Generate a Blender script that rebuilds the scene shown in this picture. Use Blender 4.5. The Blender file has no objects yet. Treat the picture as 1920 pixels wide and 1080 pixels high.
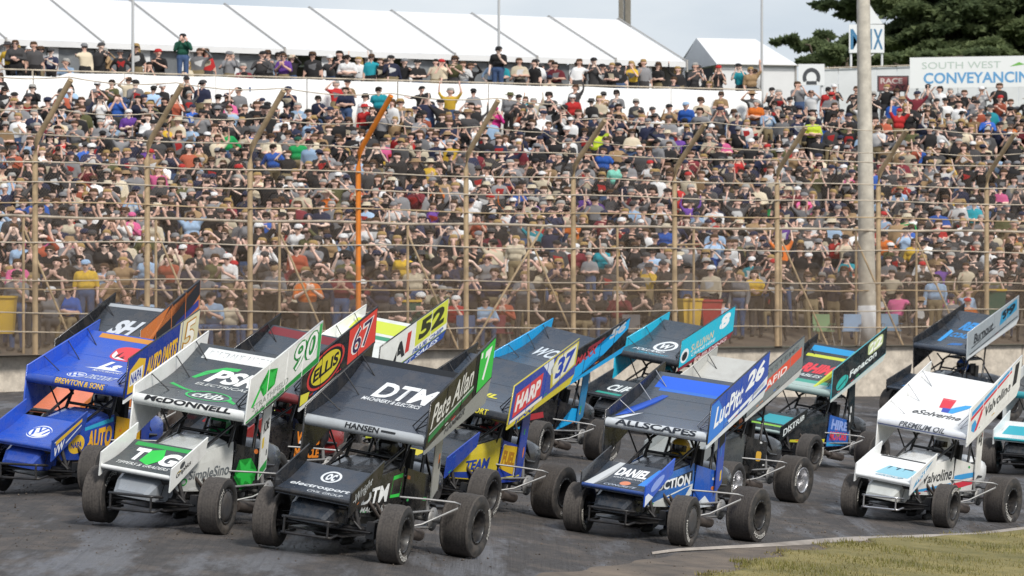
import bpy, bmesh, math, random
import numpy as np
from mathutils import Vector, Matrix, Euler
R = math.radians
rnd = random.Random(11)
nrs = np.random.RandomState(5)
S = bpy.context.scene
COL = S.collection

# ------------------------------------------------------------------ camera, sky, sun, exposure
F, CX, HY, CH = 7600.0, 960.0, 560.0, 3.07       # focal length in photo pixels, image centre, horizon row, eye height
cam = bpy.data.cameras.new('camera'); co = bpy.data.objects.new('camera', cam); COL.objects.link(co)
cam.sensor_width = 36.0; cam.lens = F / 1920.0 * 36.0; cam.shift_y = 20.0 / 1920.0
cam.clip_start = 0.5; cam.clip_end = 9000.0
co.location = (0, 0, CH); co.rotation_euler = (R(90), 0, 0)
cam.dof.use_dof = True; cam.dof.focus_distance = 54.0; cam.dof.aperture_fstop = 5.0      # long lens focused on the front cars
S.camera = co

SUN_EL, SUN_AZ = R(40), R(150)                   # azimuth measured clockwise from +Y
w = bpy.data.worlds.new('World'); S.world = w; w.use_nodes = True
nt = w.node_tree; nt.nodes.clear()
N = nt.nodes.new; Lk = nt.links.new
out = N('ShaderNodeOutputWorld'); bg = N('ShaderNodeBackground'); bg.inputs['Strength'].default_value = 0.1
sky = N('ShaderNodeTexSky'); sky.sky_type = 'NISHITA'; sky.sun_disc = False
sky.sun_elevation = SUN_EL; sky.sun_rotation = SUN_AZ
tc = N('ShaderNodeTexCoord'); mp = N('ShaderNodeMapping'); mp.inputs['Scale'].default_value = (7, 7, 22)
nz = N('ShaderNodeTexNoise'); nz.inputs['Scale'].default_value = 1.6; nz.inputs['Detail'].default_value = 5
cr = N('ShaderNodeValToRGB'); cr.color_ramp.elements[0].position = 0.34; cr.color_ramp.elements[1].position = 0.68
cr.color_ramp.elements[0].color = (4.45, 5.0, 5.8, 1); cr.color_ramp.elements[1].color = (6.2, 6.5, 6.95, 1)
mx = N('ShaderNodeMixRGB'); mx.inputs[0].default_value = 0.86
Lk(tc.outputs['Generated'], mp.inputs['Vector']); Lk(mp.outputs[0], nz.inputs['Vector']); Lk(nz.outputs['Fac'], cr.inputs[0])
Lk(sky.outputs[0], mx.inputs[1]); Lk(cr.outputs[0], mx.inputs[2]); Lk(mx.outputs[0], bg.inputs['Color']); Lk(bg.outputs[0], out.inputs[0])
sl = bpy.data.lights.new('sun', 'SUN'); so = bpy.data.objects.new('sun', sl); COL.objects.link(so)
sl.energy = 2.5; sl.angle = R(12); sl.color = (1.0, 0.95, 0.87)
sd = Vector((math.sin(SUN_AZ) * math.cos(SUN_EL), math.cos(SUN_AZ) * math.cos(SUN_EL), math.sin(SUN_EL)))
so.rotation_euler = (-sd).to_track_quat('-Z', 'Y').to_euler(); so.location = sd * 100
S.view_settings.view_transform = 'Standard'; S.view_settings.look = 'None'
S.view_settings.exposure = 0.40; S.view_settings.gamma = 1.0; S.view_settings.use_curve_mapping = False
S.cycles.max_bounces = 6; S.cycles.transparent_max_bounces = 12; S.cycles.caustics_reflective = False

# ------------------------------------------------------------------ helpers
def at(px, py, D):
    """World point seen at photo pixel (px, py) at distance D down the view axis."""
    return Vector(((px - CX) / F * D, D, CH - (py - HY) / F * D))
def srgb(h):
    v = [int(h[i:i + 2], 16) / 255 for i in (0, 2, 4)]
    return tuple(c / 12.92 if c <= 0.04045 else ((c + 0.055) / 1.055) ** 2.4 for c in v)
MATS = {}
def mat(name, col, rough=0.6, metal=0.0, var=0.0, scale=8.0, col2=None, bump=0.0, bscale=None, dust=0.0, spec=0.5, coat=0.0):
    key = name
    if key in MATS: return MATS[key]
    m = bpy.data.materials.new(name); m.use_nodes = True
    t = m.node_tree; b = t.nodes['Principled BSDF']
    b.inputs['Roughness'].default_value = rough; b.inputs['Metallic'].default_value = metal
    b.inputs['Specular IOR Level'].default_value = spec; b.inputs['Coat Weight'].default_value = coat
    b.inputs['Base Color'].default_value = (*col, 1)
    last = None
    if var or col2 or bump or dust:
        c = t.nodes.new('ShaderNodeTexCoord')
        n = t.nodes.new('ShaderNodeTexNoise'); n.inputs['Scale'].default_value = scale; n.inputs['Detail'].default_value = 6
        n.inputs['Roughness'].default_value = 0.62
        t.links.new(c.outputs['Object'], n.inputs['Vector'])
    if var or col2:
        r = t.nodes.new('ShaderNodeValToRGB')
        a = tuple(max(0, x * (1 - var)) for x in col); z = col2 if col2 else tuple(min(1, x * (1 + var)) for x in col)
        r.color_ramp.elements[0].color = (*a, 1); r.color_ramp.elements[1].color = (*z, 1)
        r.color_ramp.elements[0].position = 0.32; r.color_ramp.elements[1].position = 0.68
        t.links.new(n.outputs['Fac'], r.inputs[0]); last = r.outputs[0]
    if dust:
        n2 = t.nodes.new('ShaderNodeTexNoise'); n2.inputs['Scale'].default_value = 5.0; n2.inputs['Detail'].default_value = 9
        n2.inputs['Roughness'].default_value = 0.75
        t.links.new(c.outputs['Object'], n2.inputs['Vector'])
        r2 = t.nodes.new('ShaderNodeMapRange'); r2.inputs[1].default_value = 0.45; r2.inputs[2].default_value = 0.75
        r2.inputs[3].default_value = 0.0; r2.inputs[4].default_value = dust
        t.links.new(n2.outputs['Fac'], r2.inputs[0])
        k = t.nodes.new('ShaderNodeMixRGB'); k.inputs[1].default_value = (*col, 1); k.inputs[2].default_value = (0.17, 0.14, 0.115, 1)
        if last is not None: t.links.new(last, k.inputs[1])
        t.links.new(r2.outputs[0], k.inputs[0]); last = k.outputs[0]
        rr = t.nodes.new('ShaderNodeMath'); rr.operation = 'MULTIPLY_ADD'; rr.inputs[1].default_value = 0.8; rr.inputs[2].default_value = rough
        t.links.new(r2.outputs[0], rr.inputs[0]); t.links.new(rr.outputs[0], b.inputs['Roughness'])
    if last is not None: t.links.new(last, b.inputs['Base Color'])
    if bump:
        n3 = t.nodes.new('ShaderNodeTexNoise'); n3.inputs['Scale'].default_value = bscale or scale * 4; n3.inputs['Detail'].default_value = 5
        t.links.new(c.outputs['Object'], n3.inputs['Vector'])
        bp = t.nodes.new('ShaderNodeBump'); bp.inputs['Strength'].default_value = bump; bp.inputs['Distance'].default_value = 0.02
        t.links.new(n3.outputs['Fac'], bp.inputs['Height']); t.links.new(bp.outputs[0], b.inputs['Normal'])
    MATS[key] = m
    return m
def obcol(name, rough=0.8, var=0.12, scale=14, spec=0.3):
    """A material whose base colour is the object's own viewport colour, with a little cloth/skin mottling."""
    if name in MATS: return MATS[name]
    m = bpy.data.materials.new(name); m.use_nodes = True; t = m.node_tree; b = t.nodes['Principled BSDF']
    oi = t.nodes.new('ShaderNodeObjectInfo'); c = t.nodes.new('ShaderNodeTexCoord'); n = t.nodes.new('ShaderNodeTexNoise')
    n.inputs['Scale'].default_value = scale; t.links.new(c.outputs['Object'], n.inputs['Vector'])
    mr = t.nodes.new('ShaderNodeMapRange'); mr.inputs[1].default_value = .3; mr.inputs[2].default_value = .7
    mr.inputs[3].default_value = 1 - var; mr.inputs[4].default_value = 1 + var
    t.links.new(n.outputs['Fac'], mr.inputs[0])
    mu = t.nodes.new('ShaderNodeMixRGB'); mu.blend_type = 'MULTIPLY'; mu.inputs[0].default_value = 1
    t.links.new(oi.outputs['Color'], mu.inputs[1]); t.links.new(mr.outputs[0], mu.inputs[2]); t.links.new(mu.outputs[0], b.inputs['Base Color'])
    b.inputs['Roughness'].default_value = rough; b.inputs['Specular IOR Level'].default_value = spec
    MATS[name] = m
    return m

def link(name, me, parent=None, m=None):
    o = bpy.data.objects.new(name, me); COL.objects.link(o)
    if parent is not None: o.parent = parent
    if m is not None:
        me.materials.clear()
        for q in (m if isinstance(m, (list, tuple)) else [m]): me.materials.append(q)
    return o
def tag(o, label, cat, group=None):
    o['label'] = label; o['category'] = cat
    if group: o['group'] = group
    return o
def thing(name, label, cat, loc=(0, 0, 0), rotz=0.0, group=None):
    o = bpy.data.objects.new(name, None); COL.objects.link(o); o.location = loc; o.rotation_euler = (0, 0, rotz)
    o.empty_display_size = 0.2
    return tag(o, label, cat, group)
def struct(o, kind='structure'):
    o['kind'] = kind; return o
class MB:
    """Collects shapes and builds them as one mesh."""
    def __init__(s): s.v = []; s.f = []; s.sm = []
    def add(s, vs, fs, smooth=False):
        k = len(s.v); s.v += [tuple(p) for p in vs]; s.f += [tuple(i + k for i in q) for q in fs]; s.sm += [smooth] * len(fs); return s
    def box(s, a, b, M=None):
        (x0, y0, z0), (x1, y1, z1) = a, b
        vs = [Vector(p) for p in ((x0, y0, z0), (x1, y0, z0), (x1, y1, z0), (x0, y1, z0), (x0, y0, z1), (x1, y0, z1), (x1, y1, z1), (x0, y1, z1))]
        if M is not None: vs = [M @ p for p in vs]
        return s.add(vs, [(3, 2, 1, 0), (4, 5, 6, 7), (0, 1, 5, 4), (1, 2, 6, 5), (2, 3, 7, 6), (3, 0, 4, 7)])
    def tube(s, pts, r, n=8, caps=True, r2=None):
        pts = [Vector(p) for p in pts]; rings = []
        for i, p in enumerate(pts):
            d = (pts[min(i + 1, len(pts) - 1)] - pts[max(i - 1, 0)]).normalized()
            up = Vector((0, 0, 1)) if abs(d.z) < 0.95 else Vector((1, 0, 0))
            a = d.cross(up).normalized(); b = a.cross(d)
            rr = r if r2 is None else r + (r2 - r) * i / max(1, len(pts) - 1)
            rings.append([p + (a * math.cos(2 * math.pi * j / n) + b * math.sin(2 * math.pi * j / n)) * rr for j in range(n)])
        vs = [p for g in rings for p in g]; fs = []
        for i in range(len(pts) - 1):
            for j in range(n):
                k = (j + 1) % n; fs.append((i * n + j, i * n + k, (i + 1) * n + k, (i + 1) * n + j))
        s.add(vs, fs, True)
        if caps:
            s.add(rings[0], [tuple(range(n))]); s.add(rings[-1], [tuple(reversed(range(n)))])
        return s
    def lathe(s, prof, n=28, axis='y', c=(0, 0, 0)):
        vs = []; c = Vector(c); m = len(prof)
        for j in range(n):
            a = 2 * math.pi * j / n; ca, sa = math.cos(a), math.sin(a)
            for (r, h) in prof:
                vs.append(c + (Vector((r * ca, h, r * sa)) if axis == 'y' else Vector((r * ca, r * sa, h)) if axis == 'z' else Vector((h, r * ca, r * sa))))
        fs = []
        for j in range(n):
            k = (j + 1) % n
            for i in range(m - 1): fs.append((j * m + i, k * m + i, k * m + i + 1, j * m + i + 1))
        return s.add(vs, fs, True)
    def prism(s, poly, fn0, fn1):
        """A closed polygon given by two mappings of its 2D points to 3D (front face, back face)."""
        a = [fn0(p) for p in poly]; b = [fn1(p) for p in poly]; n = len(poly)
        fs = [tuple(range(n)), tuple(range(2 * n - 1, n - 1, -1))] + [(i, i + n, (i + 1) % n + n, (i + 1) % n) for i in range(n)]
        return s.add(a + b, fs)
    def loft(s, secs, smooth=True):
        n = len(secs[0]); vs = [p for q in secs for p in q]; fs = []
        for i in range(len(secs) - 1):
            for j in range(n):
                k = (j + 1) % n; fs.append((i * n + j, i * n + k, (i + 1) * n + k, (i + 1) * n + j))
        s.add(vs, fs, smooth); s.add(secs[0], [tuple(reversed(range(n)))]); s.add(secs[-1], [tuple(range(n))])
        return s
    def mesh(s, name):
        me = bpy.data.meshes.new(name); me.from_pydata(s.v, [], s.f)
        me.polygons.foreach_set('use_smooth', s.sm)
        bm = bmesh.new(); bm.from_mesh(me); bmesh.ops.recalc_face_normals(bm, faces=bm.faces); bm.to_mesh(me); bm.free()
        return me
    def build(s, name, m, parent=None): return link(name, s.mesh(name), parent, m)
def sstep(a, b, x):
    t = min(1, max(0, (x - a) / (b - a))); return t * t * (3 - 2 * t)
def interp(x, xs, ys):
    if x <= xs[0]: return ys[0] + (x - xs[0]) * (ys[1] - ys[0]) / (xs[1] - xs[0])
    for i in range(len(xs) - 1):
        if x <= xs[i + 1]: return ys[i] + (x - xs[i]) * (ys[i + 1] - ys[i]) / (xs[i + 1] - xs[i])
    return ys[-1] + (x - xs[-1]) * (ys[-1] - ys[-2]) / (xs[-1] - xs[-2])

# ------------------------------------------------------------------ the lie of the land
def G(x, y):
    """Height of the banked dirt track (rises to the outside)."""
    b = -0.09 * x if x < 7 else -0.63 - 0.02 * (x - 7)
    b += 0.12 * sstep(1.5, -1.6, x)
    if x < -3: b = 0.39 + 0.14 * (1 - math.exp((x + 3) / 1.6))
    d = 0.02 * y if y < 70 else 1.4 + 0.015 * (y - 70)
    return -1.06 + b + d - 0.35 * sstep(-6, -11, x)
def Df(u): return interp(u, [0, 640, 1280, 1920], [95, 103, 111, 118])        # distance of the fence seen at column u
def Db(u): return interp(u, [0, 1450, 1920], [138, 152, 156.5])                # distance of the back of the spectator bank
WALLTOP = 1.72
def bank(u, v):
    a = Df(u) + 2.6; D = a + (Db(u) - a) * v
    z = 1.75 + 7.08 * (0.75 * max(0, v) + 0.25 * max(0, v) ** 2)
    if u > 1450 : z += 0.12 * sstep(0.5, 1.0, v) * sstep(1450, 1600, u)
    return Vector(((u - CX) / F * D, D, z))
def edge_x(y): return interp(y, [10, 40, 47.5, 52.5, 57.5, 62.3, 72, 90], [-12.5, -2.2, 0.44, 2.2, 4.75, 7.9, 15.5, 33])

def grid(name, fn, nu, nv, m, parent=None):
    vs = [tuple(fn(i / nu, j / nv)) for j in range(nv + 1) for i in range(nu + 1)]
    fs = [(j * (nu + 1) + i, j * (nu + 1) + i + 1, (j + 1) * (nu + 1) + i + 1, (j + 1) * (nu + 1) + i) for j in range(nv) for i in range(nu)]
    me = bpy.data.meshes.new(name); me.from_pydata(vs, [], fs); me.polygons.foreach_set('use_smooth', [True] * len(fs))
    return link(name, me, parent, m)

# track surface: dark damp clay with polished grey lanes, loose brown marbles
def track_mat():
    m = bpy.data.materials.new('track_clay'); m.use_nodes = True; t = m.node_tree; b = t.nodes['Principled BSDF']
    c = t.nodes.new('ShaderNodeTexCoord')
    def noise(sx, sy, rot, sc, det=6, rough=.6):
        mpn = t.nodes.new('ShaderNodeMapping'); mpn.inputs['Scale'].default_value = (sx, sy, 1); mpn.inputs['Rotation'].default_value = (0, 0, rot)
        n = t.nodes.new('ShaderNodeTexNoise'); n.inputs['Scale'].default_value = sc; n.inputs['Detail'].default_value = det; n.inputs['Roughness'].default_value = rough
        t.links.new(c.outputs['Object'], mpn.inputs[0]); t.links.new(mpn.outputs[0], n.inputs[0]); return n.outputs['Fac']
    def mr(x, a, z, lo=0., hi=1.):
        q = t.nodes.new('ShaderNodeMapRange'); q.inputs[1].default_value = a; q.inputs[2].default_value = z; q.inputs[3].default_value = lo; q.inputs[4].default_value = hi
        t.links.new(x, q.inputs[0]); return q.outputs[0]
    def mix(f, c1, c2):
        q = t.nodes.new('ShaderNodeMixRGB'); t.links.new(f, q.inputs[0])
        for i, z in ((1, c1), (2, c2)):
            if isinstance(z, tuple): q.inputs[i].default_value = (*z, 1)
            else: t.links.new(z, q.inputs[i])
        return q.outputs[0]
    lanes = noise(1.3, .22, R(24), .9, 7, .66)
    fine = noise(1, 1, 0, 9, 8, .7); gritty = noise(1, .7, R(20), 34, 4, .7); blot = noise(1, .6, R(24), 2.1, 5, .6)
    base = mix(mr(fine, .35, .7), (.055, .051, .051), (.098, .090, .086))
    base = mix(mr(blot, .48, .66), base, (.125, .106, .093))
    slick = mr(lanes, .50, .60)
    q = t.nodes.new('ShaderNodeMath'); q.operation = 'MULTIPLY'; t.links.new(slick, q.inputs[0]); t.links.new(mr(fine, .3, .6, .45, 1.), q.inputs[1])
    base = mix(q.outputs[0], base, (.155, .155, .165))
    ruts = noise(9, .12, R(24), 1.6, 4, .6); base = mix(mr(ruts, .52, .7, 0, .3), base, (.045, .040, .038))
    base = mix(mr(gritty, .58, .72, 0, .75), base, (.05, .042, .037))
    t.links.new(base, b.inputs['Base Color'])
    ro = mr(slick, 0, 1, .86, .5); t.links.new(ro, b.inputs['Roughness']); b.inputs['Specular IOR Level'].default_value = .35
    bp = t.nodes.new('ShaderNodeBump'); bp.inputs['Strength'].default_value = .75; bp.inputs['Distance'].default_value = .035
    ad = t.nodes.new('ShaderNodeMath'); ad.operation = 'ADD'; t.links.new(gritty, ad.inputs[0]); ad2 = t.nodes.new('ShaderNodeMath'); ad2.operation = 'MULTIPLY_ADD'; ad2.inputs[1].default_value = 1.6; t.links.new(ruts, ad2.inputs[0]); t.links.new(fine, ad2.inputs[2]); t.links.new(ad2.outputs[0], ad.inputs[1])
    t.links.new(ad.outputs[0], bp.inputs['Height']); t.links.new(bp.outputs[0], b.inputs['Normal'])
    return m
TRK = track_mat()
struct(grid('track', lambda a, b: (-45 + 90 * a, 5 + 120 * b, G(-45 + 90 * a, 5 + 120 * b)), 180, 240, TRK))
TER = mat('dry_paddock', (.09, .085, .05), .95, var=.3, scale=.05)
MB().add([(-6000, -500, -4), (6000, -500, -4), (6000, 8000, -4), (-6000, 8000, -4)], [(0, 1, 2, 3)]).build('ground', TER)['kind'] = 'structure'
GRS = mat('infield_turf', (.12, .11, .032), .95, col2=(.28, .23, .085), scale=1.1, bump=.5, bscale=30)
def turf_gap(y): return .25 + 1.35 * sstep(60, 47, y) + .12 * math.sin(y * 2.9) + .08 * math.sin(y * 7.3)
def inf(a, b):
    y = 12 + 70 * b; x = edge_x(y) + turf_gap(y) + 36 * a * a
    return (x, y, G(x, y) + .035 if a > .001 else G(x, y) - .02)
struct(grid('infield', inf, 40, 120, GRS))
KRB = mat('pale_edge_dirt', (.42, .375, .33), .95, col2=(.24, .21, .185), scale=1.7, bump=.6, bscale=22)
VRG = mat('verge_dirt', (.085, .072, .062), .95, col2=(.21, .165, .125), scale=1.3, bump=.8, bscale=26)
def vergef(a, b):
    y = 40 + 42 * b; x0 = edge_x(y) - .05 + .06 * math.sin(y * 3.7); x1 = edge_x(y) + turf_gap(y) + .15; x = x0 + (x1 - x0) * a
    return (x, y, G(x, y) + (.004 + .012 * a if a > 0 else -.02))
struct(grid('dirt_verge', vergef, 8, 200, VRG))
def kerbf(a, b):
    y = 51.5 + 31 * b; w_ = (.42 + .03 * math.sin(y * 2.3) + .02 * math.sin(y * 7.7)) * sstep(50.5, 58, y); x = edge_x(y) - .06 + .03 * math.sin(y * 1.3) + w_ * a
    return (x, y, G(x, y) + .012 + .03 * math.sin(math.pi * min(1, max(0, a))))
struct(grid('track_edge', kerbf, 4, 200, KRB))

def tri_soup(name, V, T, colrs=None, m=None, parent=None, smooth=False):
    """numpy verts (n,3), tris (k,3), optional per-vertex or per-tri colours."""
    me = bpy.data.meshes.new(name); me.vertices.add(len(V)); me.vertices.foreach_set('co', np.asarray(V, np.float32).ravel())
    k = len(T); me.loops.add(3 * k); me.loops.foreach_set('vertex_index', np.asarray(T, np.int32).ravel())
    me.polygons.add(k); me.polygons.foreach_set('loop_start', np.arange(0, 3 * k, 3, dtype=np.int32))
    me.update(calc_edges=True)
    if smooth: me.polygons.foreach_set('use_smooth', np.ones(k, bool))
    if colrs is not None:
        ca = me.color_attributes.new('tint', 'FLOAT_COLOR', 'CORNER')
        c4 = np.ones((3 * k, 4), np.float32); c4[:, :3] = np.repeat(np.asarray(colrs, np.float32), 3, 0)
        ca.data.foreach_set('color', c4.ravel())
    me.validate()
    return link(name, me, parent, m)
def attrmat(name, rough=.8, spec=.3, trans=0.0):
    m = bpy.data.materials.new(name); m.use_nodes = True; t = m.node_tree; b = t.nodes['Principled BSDF']
    a = t.nodes.new('ShaderNodeAttribute'); a.attribute_name = 'tint'; t.links.new(a.outputs['Color'], b.inputs['Base Color'])
    b.inputs['Roughness'].default_value = rough; b.inputs['Specular IOR Level'].default_value = spec
    return m

# infield grass blades and loose clay clods
def blades():
    n = 90000
    y = nrs.uniform(44, 66, n); t = nrs.uniform(0, 1, n) ** 1.2 * 9
    ex = np.array([edge_x(v) for v in np.linspace(44, 66, 400)]); x = np.interp(y, np.linspace(44, 66, 400), ex + np.array([turf_gap(v) for v in np.linspace(44, 66, 400)])) - .12 + t
    keep = (np.abs(x / y) < .14)
    dens = np.sin(x * 1.7 + 2 * np.sin(y * .9)) + np.sin(y * 2.3 + x) + nrs.normal(0, .8, n)
    keep &= dens > -1.3
    x, y, dens = x[keep], y[keep], dens[keep]; n = len(x)
    z = -1.06 + np.where(x < 7, -.09 * x, -.63 - .02 * (x - 7)) + np.where(x < -3, 0, 0) + .02 * y + .02
    a = nrs.uniform(0, 6.28, n); h = nrs.uniform(.012, .05, n) * np.clip(1 + .45 * dens, .35, 1.9); wd = nrs.uniform(.004, .01, n); ln = nrs.normal(0, .02, (n, 2))
    p = np.stack([x, y, z], 1); d = np.stack([np.cos(a) * wd, np.sin(a) * wd, 0 * a], 1)
    V = np.stack([p - d, p + d, p + np.stack([ln[:, 0], ln[:, 1], h], 1)], 1).reshape(-1, 3)
    T = np.arange(3 * n).reshape(-1, 3)
    g = np.clip(.5 + .25 * dens + nrs.normal(0, .2, n), 0, 1)[:, None]
    C = g * np.array([.135, .135, .032]) + (1 - g) * np.array([.33, .255, .11])
    struct(tri_soup('grass', V, T, C, attrmat('grass_blade', .9)), 'stuff')
blades()
def clods():
    n = 9000
    y = nrs.uniform(44, 75, n); u = nrs.uniform(-60, 1980, n); x = (u - CX) / F * y
    pat = np.sin(x * 1.5 + y * .35) + np.sin(y * .8 - x * .4) + nrs.normal(0, .7, n)
    k = (pat > .1); x, y = x[k], y[k]; n = len(x)
    z = np.array([G(a, b) for a, b in zip(x, y)]); r = np.abs(nrs.normal(0, .007, n)) + .003
    base = np.array([(1, 0, 0), (-.5, .87, 0), (-.5, -.87, 0), (0, 0, 1.0), (.2, .1, -.5)])
    V = (base[None] * (r[:, None, None] * nrs.uniform(.6, 1.4, (n, 5, 3))) + np.stack([x, y, z + r * .3], 1)[:, None]).reshape(-1, 3)
    T0 = np.array([(0, 1, 3), (1, 2, 3), (2, 0, 3), (1, 0, 4), (2, 1, 4), (0, 2, 4)])
    T = (T0[None] + 5 * np.arange(n)[:, None, None]).reshape(-1, 3)
    C = np.repeat(np.array([.10, .082, .068])[None] * nrs.uniform(.5, 1.7, (n, 1)), 6, 0)
    struct(tri_soup('dirt_clods', V, T, C, attrmat('clod_dirt', .95)), 'stuff')
clods()
# ------------------------------------------------------------------ text and flat print
def text_mesh(txt, bold=.0, shear=0.0):
    cu = bpy.data.curves.new('lettering', 'FONT'); cu.body = txt; cu.offset = bold; cu.shear = shear; cu.resolution_u = 3
    o = bpy.data.objects.new('lettering', cu); COL.objects.link(o)
    dg = bpy.context.evaluated_depsgraph_get()
    me = bpy.data.meshes.new_from_object(o.evaluated_get(dg)); bpy.data.objects.remove(o); bpy.data.curves.remove(cu)
    return me
def put_text(txt, fn, u0, v0, u1, v1, m, parent, bold=.012, shear=0.0, h=None, cuts=0, name='lettering'):
    """Fit a word into the box u0..u1 x v0..v1 of a surface mapping fn(u, v) -> point."""
    me = text_mesh(txt, bold, shear)
    if cuts:
        bm = bmesh.new(); bm.from_mesh(me); bmesh.ops.subdivide_edges(bm, edges=bm.edges, cuts=cuts, use_grid_fill=True); bm.to_mesh(me); bm.free()
    n = len(me.vertices); f0 = fn
    if h is not None: fn = lambda u, v: f0(u, v, h)
    c = np.empty(3 * n, np.float32); me.vertices.foreach_get('co', c); c = c.reshape(-1, 3)
    lo, hi = c[:, :2].min(0), c[:, :2].max(0); q = (c[:, :2] - lo) / np.maximum(hi - lo, 1e-6)
    p = np.array([tuple(fn(u0 + (u1 - u0) * a, v0 + (v1 - v0) * b)) for a, b in q], np.float32)
    me.vertices.foreach_set('co', p.ravel()); me.update()
    return link(name, me, parent, m)
def put_poly(poly, fn, m, parent, name='stripe'):
    """A flat printed shape; long edges are subdivided so it follows a curved panel."""
    pts = []
    for i, p in enumerate(poly):
        q = poly[(i + 1) % len(poly)]; k = max(1, int(max(abs(p[0] - q[0]), abs(p[1] - q[1])) / .13))
        pts += [(p[0] + (q[0] - p[0]) * j / k, p[1] + (q[1] - p[1]) * j / k) for j in range(k)]
    bm = bmesh.new(); vs = [bm.verts.new((a, b, 0)) for a, b in pts]; f = bm.faces.new(vs)
    bmesh.ops.triangulate(bm, faces=[f], ngon_method='EAR_CLIP')
    for v in bm.verts: v.co = fn(v.co.x, v.co.y)
    me = bpy.data.meshes.new(name); bm.to_mesh(me); bm.free()
    return link(name, me, parent, m)
def ell(cu, cv, ru, rv, n=28): return [(cu + ru * math.cos(6.2832 * i / n), cv + rv * math.sin(6.2832 * i / n)) for i in range(n)]
def put_ring(cu, cv, ru, rv, th, fn, m, parent, name='emblem', n=28, a0=0, a1=6.2832):
    vs = []; 
    for i in range(n + 1):
        a = a0 + (a1 - a0) * i / n
        for k in (1, 1 - th): vs.append(tuple(fn(cu + ru * k * math.cos(a), cv + rv * k * math.sin(a))))
    me = bpy.data.meshes.new(name); me.from_pydata(vs, [], [(2 * i, 2 * i + 2, 2 * i + 3, 2 * i + 1) for i in range(n)])
    return link(name, me, parent, m)

# ------------------------------------------------------------------ concrete wall and fences
CON = mat('weathered_concrete', (.56, .50, .42), .92, var=.2, scale=3.0, bump=.35, bscale=40, dust=.6)
def fpt(u, off=0.0, z=0.0):
    """Point on the fence line at column u, pushed off metres towards the crowd along the line's normal."""
    D = Df(u); p = Vector(((u - CX) / F * D, D, z)); D2 = Df(u + 20); q = Vector(((u + 20 - CX) / F * D2, D2, z))
    t = (q - p).normalized(); return p + Vector((-t.y, t.x, 0)) * off
wall = thing('concrete_wall', 'weathered beige concrete safety wall along the outside of the dirt track', 'wall', (0, 0, 0))
us = [-330 + 203 * i for i in range(13)]
for a, b in zip(us[:-1], us[1:]):
    e = (b - a) * .004; mb = MB(); secs = []
    for u in (a + e, (a + b) / 2, b - e):
        f0, f1 = fpt(u, -.32), fpt(u, .12); g = G(f0.x, f0.y) - .6; zt = WALLTOP + rnd.uniform(-.015, .015)
        secs.append([Vector((f0.x, f0.y, g)), Vector((f0.x, f0.y, zt - .05)), Vector((f0.x, f0.y, zt)) * .3 + Vector((f1.x, f1.y, zt)) * .7 if 0 else Vector((f0.x + .02, f0.y + .03, zt)), Vector((f1.x, f1.y, zt)), Vector((f1.x, f1.y, g))])
    mb.loft(secs, False).build('wall_panel', CON, wall)

PST = mat('fence_steel_tan', (.47, .345, .205), .75, var=.3, scale=2.2, dust=.4)
ORG = mat('fence_steel_orange', (.75, .22, .02), .6, var=.12, scale=5)
GAL = mat('galvanised_wire', (.50, .43, .34), .7, metal=.1, var=.3, scale=2)
fen = thing('debris_fence', 'tall track debris fence with tan bent posts, rails and wire mesh above the concrete wall', 'fence')
cols = [-140, 66, 276, 469, 672, 874, 1075, 1265, 1457, 1647, 1850, 2050]
ARM = 1.25
def arm_pt(u, k):
    """k: 0 at the bend, 1 at the arm's tip leaning over the track."""
    zb = 6.78 if u < 1000 else 6.6
    p = fpt(u, -ARM * k); return Vector((p.x, p.y, zb + (1.42 if u < 1000 else 1.2) * k))
for u in cols:
    if u == 1457: base = 1.72
    p0 = fpt(u, 0, WALLTOP - .02); pb = arm_pt(u, 0); pm = arm_pt(u, .16); pt = arm_pt(u, 1)
    pl = Vector((pb.x, pb.y, pb.z - .35))
    o = MB().tube([p0, pl, pb * .75 + pm * .25 + Vector((0, 0, -.03)), pm, pt], .070, 10).build('post', ORG if u == 672 else PST, fen)
    if u == 672: o['label'] = 'bright orange fence post'
    fp = fpt(u, 0, WALLTOP + .012); MB().box((-.11, -.11, 0), (.11, .11, .02), Matrix.Translation(fp)).build('base_plate', PST, fen)
RZ = [6.92, 6.28, 5.34, 4.42, 3.52, 2.74, 2.28, 5.82]
ulist = [-140 + 73 * i for i in range(31)]
for z in RZ:
    pts = [fpt(u, -.075, z + .03 * math.sin(u * .013 + z)) for u in ulist]
    MB().tube(pts, .019, 6).build('rail', GAL if z not in (5.34,) else PST, fen)
for k in (.5, 1.0):
    pts = [arm_pt(u, k) + Vector((0, -.05, 0.06)) - (Vector((0, 0, .10 * math.sin(math.pi * (((u + 140) / 203.) % 1))))) for u in [-140 + 29 * i for i in range(75)]]
    MB().tube(pts, .014, 5).build('arm_cable', GAL, fen)

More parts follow.
